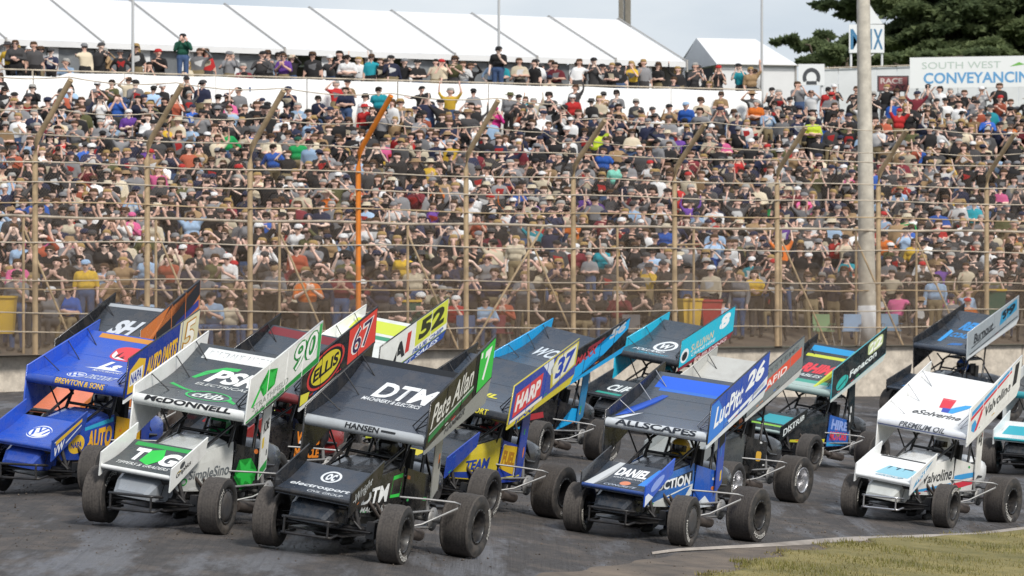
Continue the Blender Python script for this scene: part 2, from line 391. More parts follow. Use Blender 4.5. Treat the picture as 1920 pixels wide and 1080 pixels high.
def chain_mesh(name, off, z0, z1, pitch, r, m, parent, u0=-140, u1=2050):
    ws = [fpt(u0 + (u1 - u0) * i / 120, off) for i in range(121)]
    L = [0.0]
    for a, b in zip(ws[:-1], ws[1:]): L.append(L[-1] + (b - a).length)
    WX, WY = np.array([p.x for p in ws]), np.array([p.y for p in ws]); L = np.array(L); tot = L[-1]; h = z1 - z0
    P = lambda s, z: np.stack([np.interp(s, L, WX), np.interp(s, L, WY), z], -1)
    V = []
    for sg in (1, -1):
        s0 = np.arange(-h, tot + h, pitch); n = 4
        for i in range(n):
            a = P(s0 + sg * h * i / n, np.full_like(s0, z0 + h * i / n)); b = P(s0 + sg * h * (i + 1) / n, np.full_like(s0, z0 + h * (i + 1) / n))
            ok = (s0 + sg * h * i / n > 0) & (s0 + sg * h * (i + 1) / n < tot); a, b = a[ok], b[ok]
            nrm = np.array([r * .7, 0, -sg * r * .7])
            V.append(np.stack([a - nrm, b - nrm, b + nrm, a + nrm, a + np.array([0, r * 1.2, 0]), b + np.array([0, r * 1.2, 0])], 1))
    V = np.concatenate(V); k = len(V); T0 = np.array([(0, 1, 2), (0, 2, 3), (0, 4, 5), (0, 5, 1), (3, 2, 5), (3, 5, 4)])
    o = tri_soup(name, V.reshape(-1, 3), (T0[None] + 6 * np.arange(k)[:, None, None]).reshape(-1, 3), None, m, parent)
    o['kind'] = 'stuff'; return o
MSH = mat('mesh_wire', (.33, .24, .165), .7, metal=.1)
chain_mesh('wire_mesh', -.05, WALLTOP, 5.34, .075, .0014, MSH, fen)
chain_mesh('upper_mesh', -.04, 5.34, 6.7, .09, .0010, MSH, fen)
chain_mesh('overlap_mesh', -.10, WALLTOP, 3.9, .055, .0016, MSH, fen)

sp = thing('spectator_fence', 'lower tan spectator fence with thin posts and leaning stays behind the debris fence', 'fence')
for u in [-140, 104, 350, 580, 819, 1044, 1210, 1349, 1512, 1653, 1766, 1990]:
    a = fpt(u, 1.15, 1.6); b = fpt(u, 1.15, 5.02)
    MB().tube([a, b], .035, 8).build('post', PST, sp)
    c = fpt(u, 1.1, 4.7); d = fpt(u + 2, -.02, WALLTOP + .02)
    d = d + (fpt(u + 60, 0) - fpt(u, 0)) * .62
    if u not in (1210, 1349): MB().tube([c, d], .028, 8).build('stay', PST, sp)
MB().tube([fpt(u, 1.13, 5.04 + .02 * math.sin(u * .021)) for u in ulist], .035, 8).build('rail', GAL, sp)
MB().tube([fpt(u, 1.13, 3.30 + .02 * math.sin(u * .03)) for u in ulist], .02, 6).build('rail', PST, sp)
for ua, za, ub, zb in ((925, 1.75, 1060, 5.0), (1290, 4.55, 1352, 4.58)):
    MB().tube([fpt(ua, .9, za), fpt(ub, .9, zb)], .03, 8).build('stay', PST, sp)

# ------------------------------------------------------------------ spectator bank, terrace, tents
BNK = mat('trodden_bank', (.11, .085, .065), .95, col2=(.16, .13, .095), scale=.9, bump=.5)
struct(grid('embankment', lambda a, b: bank(-500 + 3000 * a, -.09 + 1.17 * b), 120, 40, BNK))
WHT = mat('white_banner_sheet', (.80, .80, .79), .7, var=.04, scale=1.2, bump=.15, bscale=2)
def tpt(u, off=0.0, z=0.0):
    D = Db(u); p = Vector(((u - CX) / F * D, D, z)); D2 = Db(u + 20); q = Vector(((u + 20 - CX) / F * D2, D2, z)); t = (q - p).normalized()
    return p + Vector((-t.y, t.x, 0)) * off
TZ = 9.9
ter = thing('terrace_barrier', 'long white sheeted barrier along the top of the crowded spectator bank', 'barrier')
bl = [-260 + 171 * i for i in range(11)]
for a, b in zip(bl[:-1], bl[1:]):
    mb = MB(); secs = []
    for i in range(9):
        u = a + .8 + (b - a - 1.6) * i / 8; wv = .03 * math.sin(i * 1.9 + a); p, q = tpt(u, .9 + wv), tpt(u, .96 + wv); s = .03 * math.sin(math.pi * i / 8)
        zt = 10.9 - s - (.16 if u < 130 else 0)
        secs.append([Vector((p.x, p.y, 8.3)), Vector((p.x, p.y, zt)), Vector((q.x, q.y, zt)), Vector((q.x, q.y, 8.3))])
    mb.loft(secs, True).build('sheet_panel', WHT, ter)
for a in bl: MB().tube([tpt(a, 1.0, 8.4), tpt(a, 1.0, 10.93)], .035, 8).build('post', GAL, ter)
MB().tube([tpt(u, 1.0, 10.95) for u in range(-260, 1451, 30)], .03, 6).build('rail', GAL, ter)
def terf(a, b):
    p = tpt(-500 + 2000 * a, 1.0 + 14 * b); return (p.x, p.y, TZ)
struct(grid('terrace_ground', terf, 10, 2, BNK))
struct(grid('far_field', lambda a, b: (-120 + 240 * a, 150 + 250 * b, 8.9 + .1 * a), 8, 8, mat('far_grass', (.075, .09, .035), .95, var=.3, scale=.2)))

PVC = mat('marquee_roof_fabric', (.73, .735, .74), .55, var=.06, scale=.35, spec=.3, bump=.5, bscale=.9)
FRM = mat('marquee_frame', (.46, .44, .41), .5, metal=.4)
PAN = mat('clear_marquee_window', (.17, .18, .19), .25, var=.35, scale=.8)
WPN = mat('marquee_wall_fabric', (.72, .73, .74), .7, var=.06, scale=1)
TD0, TD1 = 146.0, 160.0
def Tp(u, off=0.0, z=0.0):
    D = TD0 + (TD1 - TD0) * u / 1280.; return Vector(((u - CX) / F * D - .487 * off, D + .873 * off, z))
mq = thing('marquee', 'long white frame marquee with pitched roof bays behind the packed terrace', 'tent')
EZ, RGZ = 12.5, 14.4
raf = [-360, -175, 6, 188, 347, 528, 690, 847, 1001, 1148, 1281]
rng2 = random.Random(4)
for i, (a, b) in enumerate(zip(raf[:-1], raf[1:])):
    for off0, z0, off1, z1 in ((-.25, EZ - .09, 5, RGZ), (5, RGZ, 10.25, EZ - .09)):
        def rf(s, t, A=a, B=b, o0=off0, q0=z0, o1=off1, q1=z1):
            u = A + (B - A) * s; p = Tp(u, o0 + (o1 - o0) * t, q0 + (q1 - q0) * t); p.z -= .13 * math.sin(math.pi * s) * math.sin(math.pi * t) + .012; return p
        g = grid('roof_panel', rf, 8, 6, PVC, mq)
    # valance under the eave
    def vf(s, t, A=a, B=b): return Tp(A + (B - A) * s, -.26 - .02 * math.sin(s * 40), EZ - .09 - .22 * t)
    grid('valance', vf, 12, 1, PVC, mq)
    # front wall: white jambs, a window pane, a solid skirt
    n = 2
    for k in range(n):
        s0, s1 = a + (b - a) * k / n, a + (b - a) * (k + 1) / n; w_ = (s1 - s0)
        opened = (i, k) in ((5, 1), (5, 0), (6, 0), (9, 1))
        if not opened:
            grid('window', lambda s, t, A=s0 + w_ * .1, B=s1 - w_ * .1: Tp(A + (B - A) * s, .06 + .03 * math.sin(s * 9 + A), 10.75 + 1.42 * t), 6, 2, PAN, mq)
            grid('skirt_panel', lambda s, t, A=s0, B=s1: Tp(A + (B - A) * s, .04, TZ + .85 * t), 4, 1, WPN, mq)
        jw = w_ * rng2.uniform(.11, .2)
        grid('jamb_panel', lambda s, t, A=s0 - jw * .5, B=s0 + jw: Tp(A + (B - A) * s, .03, TZ + (EZ - .1 - TZ) * t), 2, 1, WPN, mq)
grid('back_wall', lambda s, t: Tp(raf[0] + (raf[-1] - raf[0]) * s, 9.95, TZ + (EZ - .1 - TZ) * t), 20, 1, WPN, mq)
gb = MB().add([Tp(1281, 0, TZ), Tp(1281, 0, EZ - .1), Tp(1281, 5, RGZ - .02), Tp(1281, 10, EZ - .1), Tp(1281, 10, TZ)], [(0, 1, 2, 3, 4)]); gb.build('gable_wall', PVC, mq)
for u in raf:
    MB().tube([Tp(u, -.27, EZ - .06), Tp(u, 5, RGZ + .045), Tp(u, 10.2, EZ - .06)], .028, 6).build('rafter', FRM, mq)
    MB().tube([Tp(u, -.29, EZ - .02), Tp(u, -.3, EZ - .5)], .045, 6).build('eave_bracket', FRM, mq)
    MB().tube([Tp(u, -.02, TZ), Tp(u, -.02, EZ - .1)], .055, 8).build('leg', WPN, mq)

# small marquee further along
m2 = thing('small_marquee', 'small white gabled marquee with a dark open end beside the long marquee', 'tent')
C0, C1 = at(1345, 121, 160), at(1492, 126, 160.8); ez = C0.z; bk = Vector((-1.4, 5.4, 0)); C1.z = ez
gv = lambda s, t, zz=0: C0 + (C1 - C0) * s + bk * t + Vector((0, 0, zz))
zr = 1.22; hip = .24
MB().add([gv(-.02, -.03), gv(1.02, -.03), gv(1 - hip, .5, zr), gv(0, .5, zr)], [(0, 1, 2, 3)]).build('roof_panel', PVC, m2)
MB().add([gv(1.02, -.03), gv(1.02, 1.03), gv(1 - hip, .5, zr)], [(0, 1, 2)]).build('roof_panel', PVC, m2)
MB().add([gv(-.02, 1.03), gv(1.02, 1.03), gv(1 - hip, .5, zr), gv(0, .5, zr)], [(3, 2, 1, 0)]).build('roof_panel', PVC, m2)
MB().add([gv(0, 0), gv(0, 1), gv(0, .5, zr)], [(0, 1, 2)]).build('gable_panel', PVC, m2)
hz_ = ez - TZ
MB().add([gv(0, 0, -.02), gv(1, 0, -.02), gv(1, 0, -hz_), gv(0, 0, -hz_)], [(0, 1, 2, 3)]).build('wall_panel', PVC, m2)
MB().add([gv(1, 0, -.02), gv(1, 1, -.02), gv(1, 1, -hz_), gv(1, 0, -hz_)], [(0, 1, 2, 3)]).build('wall_panel', PVC, m2)
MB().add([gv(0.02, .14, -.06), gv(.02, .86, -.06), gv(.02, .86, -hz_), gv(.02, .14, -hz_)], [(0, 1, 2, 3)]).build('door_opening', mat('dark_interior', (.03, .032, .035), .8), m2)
for s, t in ((0, 0), (1, 0), (0, 1), (1, 1)): MB().tube([gv(s, t, -hz_), gv(s, t, 0)], .05, 8).build('leg', FRM, m2)
MB().tube([gv(-.02, -.04, .0), gv(1.02, -.04, .0)], .025, 6).build('eave_rail', FRM, m2)

# poles and tower
POL = mat('pale_pole_paint', (.56, .52, .44), .7, var=.18, scale=4, dust=.2); PWH = mat('pole_white_base', (.74, .75, .76), .6, var=.08, scale=4)
lp = thing('light_pole', 'thick pale concrete light pole with a white painted foot rising behind the fence', 'pole', at(1627, 640, 116.5))
lp.rotation_euler = (0, -.013, 0)
MB().lathe([(0, 0), (.275, 0), (.268, 1.03), (0, 1.03)], 20, 'z').build('painted_foot', PWH, lp)
MB().lathe([(.250, 1.0), (.255, 1.04), (.222, 5.0), (.185, 10.5), (.155, 17)], 20, 'z').build('shaft', POL, lp)
MB().box((-1.4, -.08, 15.5), (1.4, .08, 15.66)).build('lamp_bar', GAL, lp)
for x in (-1.2, -.4, .4, 1.2): MB().box((x - .22, -.3, 15.7), (x + .22, 0.02, 16.15)).build('lamp_head', GAL, lp)
THN = mat('thin_pole_grey', (.55, .56, .56), .5, metal=.3)
for u, nm, d, lb in ((277, 'flag_pole', 1.3, 'thin grey pole rising in front of the marquee near the man in the green jumper'), (965, 'flag_pole', 1.3, 'thin grey pole in front of the marquee beside the tall drinker in black'), (1457, 'flag_pole', 1.2, 'thin pale grey pole rising past the small gabled marquee')):
    p = tpt(u, d, TZ - .2); f = thing(nm, lb, 'pole', p, 0, 'thin poles along the terrace')
    MB().tube([(0, 0, 0), (0, 0, 3.2), (0, 0, 7.5)], .062, 8, True, .035).build('shaft', THN, f)
    MB().lathe([(0, 7.5), (.05, 7.5), (.05, 7.58), (0, 7.62)], 10, 'z').build('finial', THN, f)
tw = thing('floodlight_tower', 'brown twin column tower rising behind the long marquee roof', 'tower', at(1170, 60, 205) - Vector((0, 0, 6)))
BRN = mat('tower_steel', (.20, .18, .15), .7, var=.2, scale=3)
MB().box((-.27, -.2, 0), (-.05, .2, 16)).build('column', BRN, tw); MB().box((.06, -.2, 0), (.34, .2, 16)).build('column', BRN, tw)
MB().box((-.05, -.03, 0), (.06, .03, 16)).build('web_plate', PWH, tw)

# signs and boundary fence at the far right
BW = mat('white_sheet_fence', (.66, .68, .69), .6, var=.05, scale=2)
bf = thing('boundary_fence', 'pale grey sheet boundary fence behind the top of the bank under the dark trees', 'fence')
xs = [1536, 1572, 1608, 1644, 1682, 1720, 1758, 1796, 1834, 1872, 1910, 1950, 1990, 2030]
for a, b in zip(xs[:-1], xs[1:]):
    A, B = at(a + .4, 129 - (a - 1536) * .032, 168), at(b - .4, 129 - (b - 1536) * .032, 168)
    MB().box((0, 0, -2.6), ((B - A).x, .05, 0), Matrix.Translation(A)).build('sheet', BW, bf)
MB().tube([at(1536, 128, 167.9), at(2030, 112, 167.9)], .03, 6).build('rail', GAL, bf)
def flat(px0, py0, px1, py1, D, dn=0.0, tilt=0.0):
    """Mapping of a board facing the track: u to the right, v upwards."""
    a = at(px0, py1, D); W_ = (px1 - px0) * D / F; H_ = (py1 - py0) * D / F
    return lambda u, v, h=0.0: Vector((a.x + W_ * u, a.y - h, a.z + H_ * v + tilt * u))
def board(name, label, fn, m, th=.06, posts=(), pz=1.5):
    t = thing(name, label, 'sign', fn(.5, 0))
    inv = -t.location
    f0 = lambda u, v: fn(u, v, 0) + inv; f1 = lambda u, v: fn(u, v, -th) + inv
    MB().prism([(0, 0), (1, 0), (1, 1), (0, 1)], lambda p: f0(*p), lambda p: f1(*p)).build('board', m, t)
    for u in posts:
        p = fn(u, 0, -.12) + inv; q = fn(u, 1, -.12) + inv
        MB().tube([p - Vector((0, 0, pz)), q], .05, 8).build('post', PWH, t)
    return t, (lambda u, v: fn(u, v, .006) + inv)
INK = {}
def ink(h, r=.5): return mat('print_' + h, srgb(h), r)
SGW = mat('sign_white', (.78, .80, .80), .55)
t, f = board('advertising_sign', 'wide white sign with blue lettering about conveyancing below the dark trees', flat(1706, 108, 1990, 166, 163, tilt=.1), SGW, posts=(.05, .5, .95))
put_text('SOUTH WEST', f, .08, .62, .60, .84, ink('B4C4BA'), t, .0); put_text('CONVEYANCING', f, .09, .14, .86, .50, ink('5F9CCB'), t, .025)
put_poly([(.66, .66), (.76, .72), (.72, .8)], f, ink('6DB04A'), t, 'leaf_mark')
t, f = board('name_sign', 'white sign on legs with tall blue letters half hidden by the light pole', flat(1592, 46, 1658, 99, 175), SGW, posts=(.06, .94), pz=1.1)
put_text('M', f, .04, .12, .44, .84, ink('41799F'), t, .02); put_text('I', f, .60, .12, .65, .84, ink('41799F'), t, .02); put_text('X', f, .69, .12, .96, .84, ink('41799F'), t, .02)
pk = MB().prism([(.45, 1.02), (.96, 1.02), (.72, 1.45), (.55, 1.78), (.45, 1.8)], lambda p: f(*p), lambda p: f(*p) + Vector((0, .06, 0))); pk.build('peak_panel', SGW, t)
MB().tube([f(.3, -.35), f(.7, -.05)], .03, 6).build('cross_brace', PWH, t)
t, f = board('logo_sign', 'white board with a black arch emblem at the end of the terrace', flat(1497, 120, 1546, 160, 158.5), SGW, posts=(.1, .9))
put_ring(.5, .36, .34, .46, .42, f, ink('45484C'), t, 'emblem', 24, -.5, 3.64); put_poly([(.3, .03), (.7, .03), (.7, .2), (.3, .2)], f, ink('45484C'), t, 'emblem')
t, f = board('poster_sign', 'dark framed red and grey poster on the boundary fence beside the light pole', flat(1645, 142, 1704, 172, 164), ink('4A4042'), posts=(.1, .9))
put_poly([(.05, .1), (.95, .1), (.95, .92), (.05, .92)], f, ink('8A4A4C'), t, 'picture')
f2 = lambda u, v: f(u, v) - Vector((0, .006, 0))
put_text('RACE', f2, .1, .5, .8, .85, ink('C9B9B4'), t, .03); put_text('DAY', f2, .35, .15, .9, .42, ink('3A2528'), t, .03)

# ------------------------------------------------------------------ cypress trees
BRK = mat('cypress_bark', (.10, .075, .055), .95, var=.3, scale=6)
LEAF = attrmat('cypress_foliage', .75, .2)
_t = LEAF.node_tree; _b = _t.nodes['Principled BSDF']; _tr = _t.nodes.new('ShaderNodeBsdfTranslucent'); _mx = _t.nodes.new('ShaderNodeMixShader'); _mx.inputs[0].default_value = .5
_at = [q for q in _t.nodes if q.type == 'ATTRIBUTE'][0]; _t.links.new(_at.outputs['Color'], _tr.inputs['Color']); _t.links.new(_b.outputs[0], _mx.inputs[1]); _t.links.new(_tr.outputs[0], _mx.inputs[2]); _t.links.new(_mx.outputs[0], [q for q in _t.nodes if q.type == 'OUTPUT_MATERIAL'][0].inputs[0])
def cypress(label, px, py_base, D, pads, seed, per, trunk_h):
    r = np.random.RandomState(seed); b = at(px, py_base, D); b.z = 8.9
    t = thing('cypress_tree', label, 'tree', b, 0, 'dark cypress trees behind the sign fence')
    mb = MB().tube([(0, 0, 0), (.1, 0, trunk_h * .5), (0, .1, trunk_h)], .5, 10, True, .12)
    V, C = [], []
    for (qx, qy, rx, rz) in pads:
        p = at(qx, qy, D + r.uniform(-3.5, 3)); c = np.array(p - b); rx_, rz_ = rx * D / F, rz * D / F
        zt = min(trunk_h * .95, max(.6, c[2] - .4)); mb.tube([(0, 0, zt * .85), (c[0] * .5, c[1] * .5, c[2] - rz_ * .9), tuple(c - np.array([0, -.3, rz_ * .3]))], .09, 6, True, .02)
        n = int(3.0 * per * rx * (rz + 4) / 100)
        # sub-clumps along the pad, so it breaks into tufts
        k = max(5, int(rx / 7)); sub = r.normal(0, 1, (k, 3)) * np.array([.52, .42, .34]); sub = np.clip(sub, -1, 1)
        which = r.randint(0, k, n); off = r.normal(0, 1, (n, 3)) * np.array([.15, .15, .16])
        q = sub[which] + off
        pos = c + q * np.array([rx_, min(rx_, 2.4), rz_])
        pos[:, 2] += -.30 * rz_ * (q[:, 0] ** 2) + .25 * rz_ * np.sin(q[:, 0] * 6 + qx)
        s = r.uniform(.06, .20, n)
        d1 = r.normal(0, 1, (n, 3)) * np.array([1, 1, .55]); d1 /= np.linalg.norm(d1, axis=1)[:, None]
        d2 = r.normal(0, 1, (n, 3)) * np.array([1, 1, .35]); d2 /= np.linalg.norm(d2, axis=1)[:, None]
        tri = np.stack([pos - d1 * s[:, None], pos + d1 * s[:, None], pos + d2 * s[:, None] * 1.9], 1)
        V.append(tri.reshape(-1, 3))
        tone = r.uniform(0, 1, (k,))[which] * .6 + r.uniform(0, .4, n)
        C.append(np.array([.095, .130, .065])[None] * (1 - tone[:, None]) + np.array([.235, .285, .13])[None] * tone[:, None])
    V = np.concatenate(V); C = np.concatenate(C)
    mb.build('trunk', BRK, t)
    tri_soup('crown', V, np.arange(len(V)).reshape(-1, 3), C, LEAF, t)
rp = random.Random(8)
def padset(n, x0, x1, y0, y1, rx, rz): return [(rp.uniform(x0, x1), y0 + (y1 - y0) * (i + rp.random()) / n, rp.uniform(*rx), rp.uniform(*rz)) for i in range(n)]
big = padset(80, 1640, 2010, -170, 118, (45, 95), (12, 24)) + [(1560, 8, 34, 9), (1590, 30, 38, 9), (1612, 2, 40, 12), (1600, -18, 42, 10), (1640, 60, 40, 12), (1635, 90, 42, 12), (1700, 70, 60, 16), (1790, 95, 70, 16), (1880, 60, 60, 16)]
cypress('broad dark cypress with layered limbs behind the conveyancing sign', 1790, 130, 205, big, 3, 330, 9.5)
cypress('low spreading cypress beside the small marquee and the thin pole', 1560, 130, 196, [(1475, 76, 20, 6), (1500, 86, 28, 9), (1530, 82, 30, 10), (1545, 68, 20, 7), (1562, 95, 32, 12), (1535, 108, 34, 12), (1590, 80, 30, 12), (1600, 105, 34, 14), (1570, 118, 34, 10), (1620, 115, 30, 12), (1625, 92, 26, 12)], 5, 420, 3.4)
cypress('pale green bush like cypress low behind the sheet fence beside the name sign', 1700, 125, 190, [(1670, 112, 34, 7), (1720, 104, 34, 8), (1760, 106, 30, 8), (1800, 100, 36, 8), (1850, 98, 30, 8)], 9, 420, 3.0)
# ------------------------------------------------------------------ winged sprint cars (X forward, Y to the car's left, origin on the ground mid wheelbase)
BLK = mat('black_powdercoat', (.018, .018, .02), .38, dust=.25); CHR = mat('polished_alloy', (.62, .62, .64), .28, metal=.9, dust=.2)
ALU = mat('dull_alloy', (.38, .38, .38), .5, metal=.6, dust=.35); TRD = mat('tyre_tread_dusty', (.095, .083, .075), .95, var=.22, scale=18, bump=.25, bscale=90)
def tread_mat():
    m = bpy.data.materials.new('tyre_tread'); m.use_nodes = True; t = m.node_tree; b = t.nodes['Principled BSDF']
    c = t.nodes.new('ShaderNodeTexCoord'); n = t.nodes.new('ShaderNodeTexNoise'); n.inputs['Scale'].default_value = 42; n.inputs['Detail'].default_value = 8
    wv = t.nodes.new('ShaderNodeTexWave'); wv.bands_direction = 'Y'; wv.inputs['Scale'].default_value = 9; wv.inputs['Distortion'].default_value = .4
    t.links.new(c.outputs['Object'], n.inputs[0]); t.links.new(c.outputs['Object'], wv.inputs[0])
    r = t.nodes.new('ShaderNodeValToRGB'); r.color_ramp.elements[0].color = (.045, .040, .038, 1); r.color_ramp.elements[1].color = (.088, .078, .071, 1)
    r.color_ramp.elements[0].position = .3; r.color_ramp.elements[1].position = .62
    t.links.new(n.outputs['Fac'], r.inputs[0]); b.inputs['Roughness'].default_value = .95
    n5 = t.nodes.new('ShaderNodeTexNoise'); n5.inputs['Scale'].default_value = 5; n5.inputs['Detail'].default_value = 7; t.links.new(c.outputs['Object'], n5.inputs[0])
    q = t.nodes.new('ShaderNodeMapRange'); q.inputs[1].default_value = .45; q.inputs[2].default_value = .7; q.inputs[4].default_value = .6; t.links.new(n5.outputs['Fac'], q.inputs[0])
    k = t.nodes.new('ShaderNodeMixRGB'); k.inputs[2].default_value = (.088, .078, .07, 1); t.links.new(q.outputs[0], k.inputs[0]); t.links.new(r.outputs[0], k.inputs[1]); t.links.new(k.outputs[0], b.inputs['Base Color'])
    bp = t.nodes.new('ShaderNodeBump'); bp.inputs['Strength'].default_value = .22; bp.inputs['Distance'].default_value = .006
    t.links.new(wv.outputs['Fac'], bp.inputs['Height']); t.links.new(bp.outputs[0], b.inputs['Normal'])
    return m
TRD = tread_mat()
SDW = mat('tyre_sidewall', (.028, .027, .027), .75, dust=.6, var=.2, scale=10)
RUS = mat('hot_exhaust', (.12, .10, .09), .6, metal=.5, var=.3, scale=9); DRK = mat('dark_panel', (.025, .027, .031), .45, dust=.3)
SEAT = mat('seat_black', (.02, .02, .02), .8); ENG = mat('engine_cast', (.22, .22, .22), .5, metal=.7, var=.3, scale=12, dust=.3)
DSC = mat('mud_cover', (.045, .045, .048), .6, dust=.5)
CM = {}
def cached(key, fn):
    if key not in CM: CM[key] = fn().mesh(key)
    return CM[key]
def shared(name, me, parent, m, roll=0.0):
    o = bpy.data.objects.new(name, me); COL.objects.link(o); o.parent = parent
    if len(me.materials) == 0: me.materials.append(m)
    o.material_slots[0].link = 'OBJECT'; o.material_slots[0].material = m
    o.rotation_euler = (roll, 0, 0)
    return o
PAINT = {}
def paint(h, rough=.24, dust=.30):
    k = 'paint_' + h
    return mat(k, srgb(h), rough, dust=dust, coat=.25, bump=.16, bscale=4.5)

def wing_z(v): return 1.50 + .54 * v - .075 * math.sin(math.pi * v) + .07 * v ** 5
def top(u, v, h=.004): return Vector((-.03 - 1.46 * v, -.757 + 1.514 * u, wing_z(v) + h))
def lead(u, v, h=.003):
    a = R(-30 + 115 * v); r = .070 + h
    return Vector((-.02 + r * math.cos(a), -.757 + 1.514 * u, 1.445 + r * math.sin(a)))
LB = [(.04, 1.36), (.04, 1.90), (-1.68, 2.60), (-1.70, 2.10)]       # left board: front low, front high, rear high, rear low (X, Z)
RB = [(.00, .93), (.04, 1.60), (-1.68, 2.25), (-1.66, 1.78)]
def quadmap(Q, y):
    def f(u, v, h=.003):
        x = (Q[0][0] * (1 - u) + Q[3][0] * u) * (1 - v) + (Q[1][0] * (1 - u) + Q[2][0] * u) * v
        z = (Q[0][1] * (1 - u) + Q[3][1] * u) * (1 - v) + (Q[1][1] * (1 - u) + Q[2][1] * u) * v
        return Vector((x, y + h, z))
    return f
board_o = quadmap(LB, .785); skirt_o = quadmap([(.04, 1.30), (.04, 1.36), (-1.70, 2.10), (-1.62, 1.94)], .785)
rboard_i = lambda u, v, h=.003: quadmap(RB, -.760)(u, v, h)
def nose(u, v, h=.004): return Vector((1.42 - .72 * v, -.465 + .93 * u, .74 + .28 * v - .035 * math.sin(math.pi * v) + h))
NLB = [(1.44, .55), (1.46, .83), (.66, 1.19), (.68, .99)]; NRB = [(1.44, .60), (1.46, .88), (.66, 1.22), (.68, .98)]
noseb = quadmap(NLB, .487)
def side(u, v, h=.004):
    x = .98 - 1.16 * u; y = .285 + .10 * u + .02 * math.sin(3.1416 * v)
    return Vector((x, y + .010 + h, (.46 - .02 * u) * (1 - v) + (.80 + .24 * u) * v))
def rside(u, v, h=.004): p = side(u, v, h); return Vector((p.x, -p.y, p.z))
def guard(u, v, h=.004): return Vector((-.20 - .72 * u, .43 + h, (.42 + .03 * u) * (1 - v) + (1.02 - .10 * u) * v))
def hood(u, v, h=.006):
    x = .98 - 1.1 * v; hw = .24 + .09 * v
    return Vector((x, -hw + 2 * hw * u, .865 + .185 * v + .02 * math.sin(3.14 * u) + h))
SLP = [(-1.10, .60), (-.98, 1.70), (-1.20, 1.80), (-1.27, .74)]
sail = quadmap(SLP, .475)
SURF = dict(top=top, lead=lead, board=board_o, skirt=skirt_o, nose=nose, noseb=noseb, side=side, guard=guard, hood=hood, sail=sail, rboard=rboard_i, noserb=quadmap(NRB, -.465))

def panel_mb(fn, nu, nv, th, dz=None):
    mb = MB(); vs = []
    for k in (0, 1):
        for j in range(nv + 1):
            for i in range(nu + 1):
                p = fn(i / nu, j / nv, 0.0)
                if k: p = p - Vector((0, 0, th(j / nv))) if dz is None else p + dz
                vs.append(p)
    n = (nu + 1) * (nv + 1); g = lambda i, j: j * (nu + 1) + i; fs = []
    for j in range(nv):
        for i in range(nu):
            q = (g(i, j), g(i + 1, j), g(i + 1, j + 1), g(i, j + 1)); fs += [q, tuple(a + n for a in reversed(q))]
    per = [g(i, 0) for i in range(nu)] + [g(nu, j) for j in range(nv)] + [g(i, nv) for i in range(nu, 0, -1)] + [g(0, j) for j in range(nv, 0, -1)]
    for a, b in zip(per, per[1:] + per[:1]): fs.append((a, a + n, b + n, b))
    return mb.add(vs, fs, False)
def plate(Q, y0, y1):
    return MB().prism(Q, lambda p: Vector((p[0], y0, p[1])), lambda p: Vector((p[0], y1, p[1])))

def tyre_meshes(Rr, w, n=40):
    h = w / 2; ri = .195
    def tread():
        pr = []
        grooves = [(-h * .96, -.020), (-h * .86, -.003)]
        k = 8
        for i in range(k + 1):
            t = -1 + 2 * i / k; y = h * .80 * t; d = -.012 * t * t
            pr += [(y - .004, d - .006), (y + .004, d)] if i not in (0, k) else [(y, d)]
        pr = grooves + pr + [(h * .86, -.003), (h * .96, -.020)]
        return MB().lathe([(Rr + d, y) for y, d in pr], n)
    def wall_():
        pr = []
        for s in (1, -1):
            q = [(Rr - .018, s * h * .955), (Rr - .045, s * h * 1.0), (Rr * .80, s * h * 1.06), (Rr * .68, s * h * 1.02), (ri + .03, s * h * .92), (ri, s * h * .88)]
            pr += q if s == 1 else q[::-1]
        m = MB().lathe(pr[:6], n); return m.lathe(pr[6:], n)
    def rim(): 
        m = MB().lathe([(ri + .012, h * .90), (ri + .016, h * .94), (ri - .008, h * .95), (ri - .018, h * .86), (ri - .022, 0), (ri - .022, -h * .86), (ri + .012, -h * .9)], 32)
        for k in range(16):
            a = 6.2832 * k / 16; c = Vector(((ri + .002) * math.cos(a), h * .945, (ri + .002) * math.sin(a)))
            m.box((-.008, 0, -.008), (.008, .008, .008), Matrix.Translation(c))
        return m
    def hub():
        m = MB().lathe([(0, h * .30), (.045, h * .30), (.05, h * .22), (.10, h * .14), (.155, h * .05), (.174, -h * .06), (.174, -h * .14), (0, -h * .14)], 28)
        for k in range(5):
            a = 6.2832 * k / 5; m.lathe([(0, h * .3), (.012, h * .3), (.012, h * .15)], 8, 'y', (.07 * math.cos(a), 0, .07 * math.sin(a)))
        return m
    def cover(): return MB().lathe([(0, h * .93), (.10, h * .955), (ri - .01, h * .93), (ri - .01, h * .90)], 28)
    k = f'{Rr:.2f}_{w:.2f}'
    return {nm: cached(nm + k, f) for nm, f in (('tread', tread), ('tyre', wall_), ('rim', rim), ('hub', hub), ('cover', cover))}
LET = mat('tyre_white_print', (.62, .60, .56), .7, var=.25, scale=30)
def sidewall_print(Rr, w, s):
    k = f'print{Rr:.2f}_{w:.2f}_{s}'
    if k not in CM:
        me = text_mesh('HOOSIER', .02); n = len(me.vertices); c = np.empty(3 * n, np.float32); me.vertices.foreach_get('co', c); c = c.reshape(-1, 3)
        lo, hi = c[:, :2].min(0), c[:, :2].max(0); q = (c[:, :2] - lo) / (hi - lo)
        r = Rr * .70 + .055 * q[:, 1]; y = s * (w / 2) * (1.035) + s * .004 * np.ones(n)
        a = R(215) + R(78) * q[:, 0] if s > 0 else R(215) + R(78) * (1 - q[:, 0])
        c[:, 0] = -s * 0 + r * np.cos(a) * 1.0; c[:, 2] = r * np.sin(a); c[:, 1] = y
        if s > 0: c[:, 0] = -c[:, 0]; 
        me.vertices.foreach_set('co', c.ravel()); me.update(); me.materials.append(LET); CM[k] = me
    return CM[k]
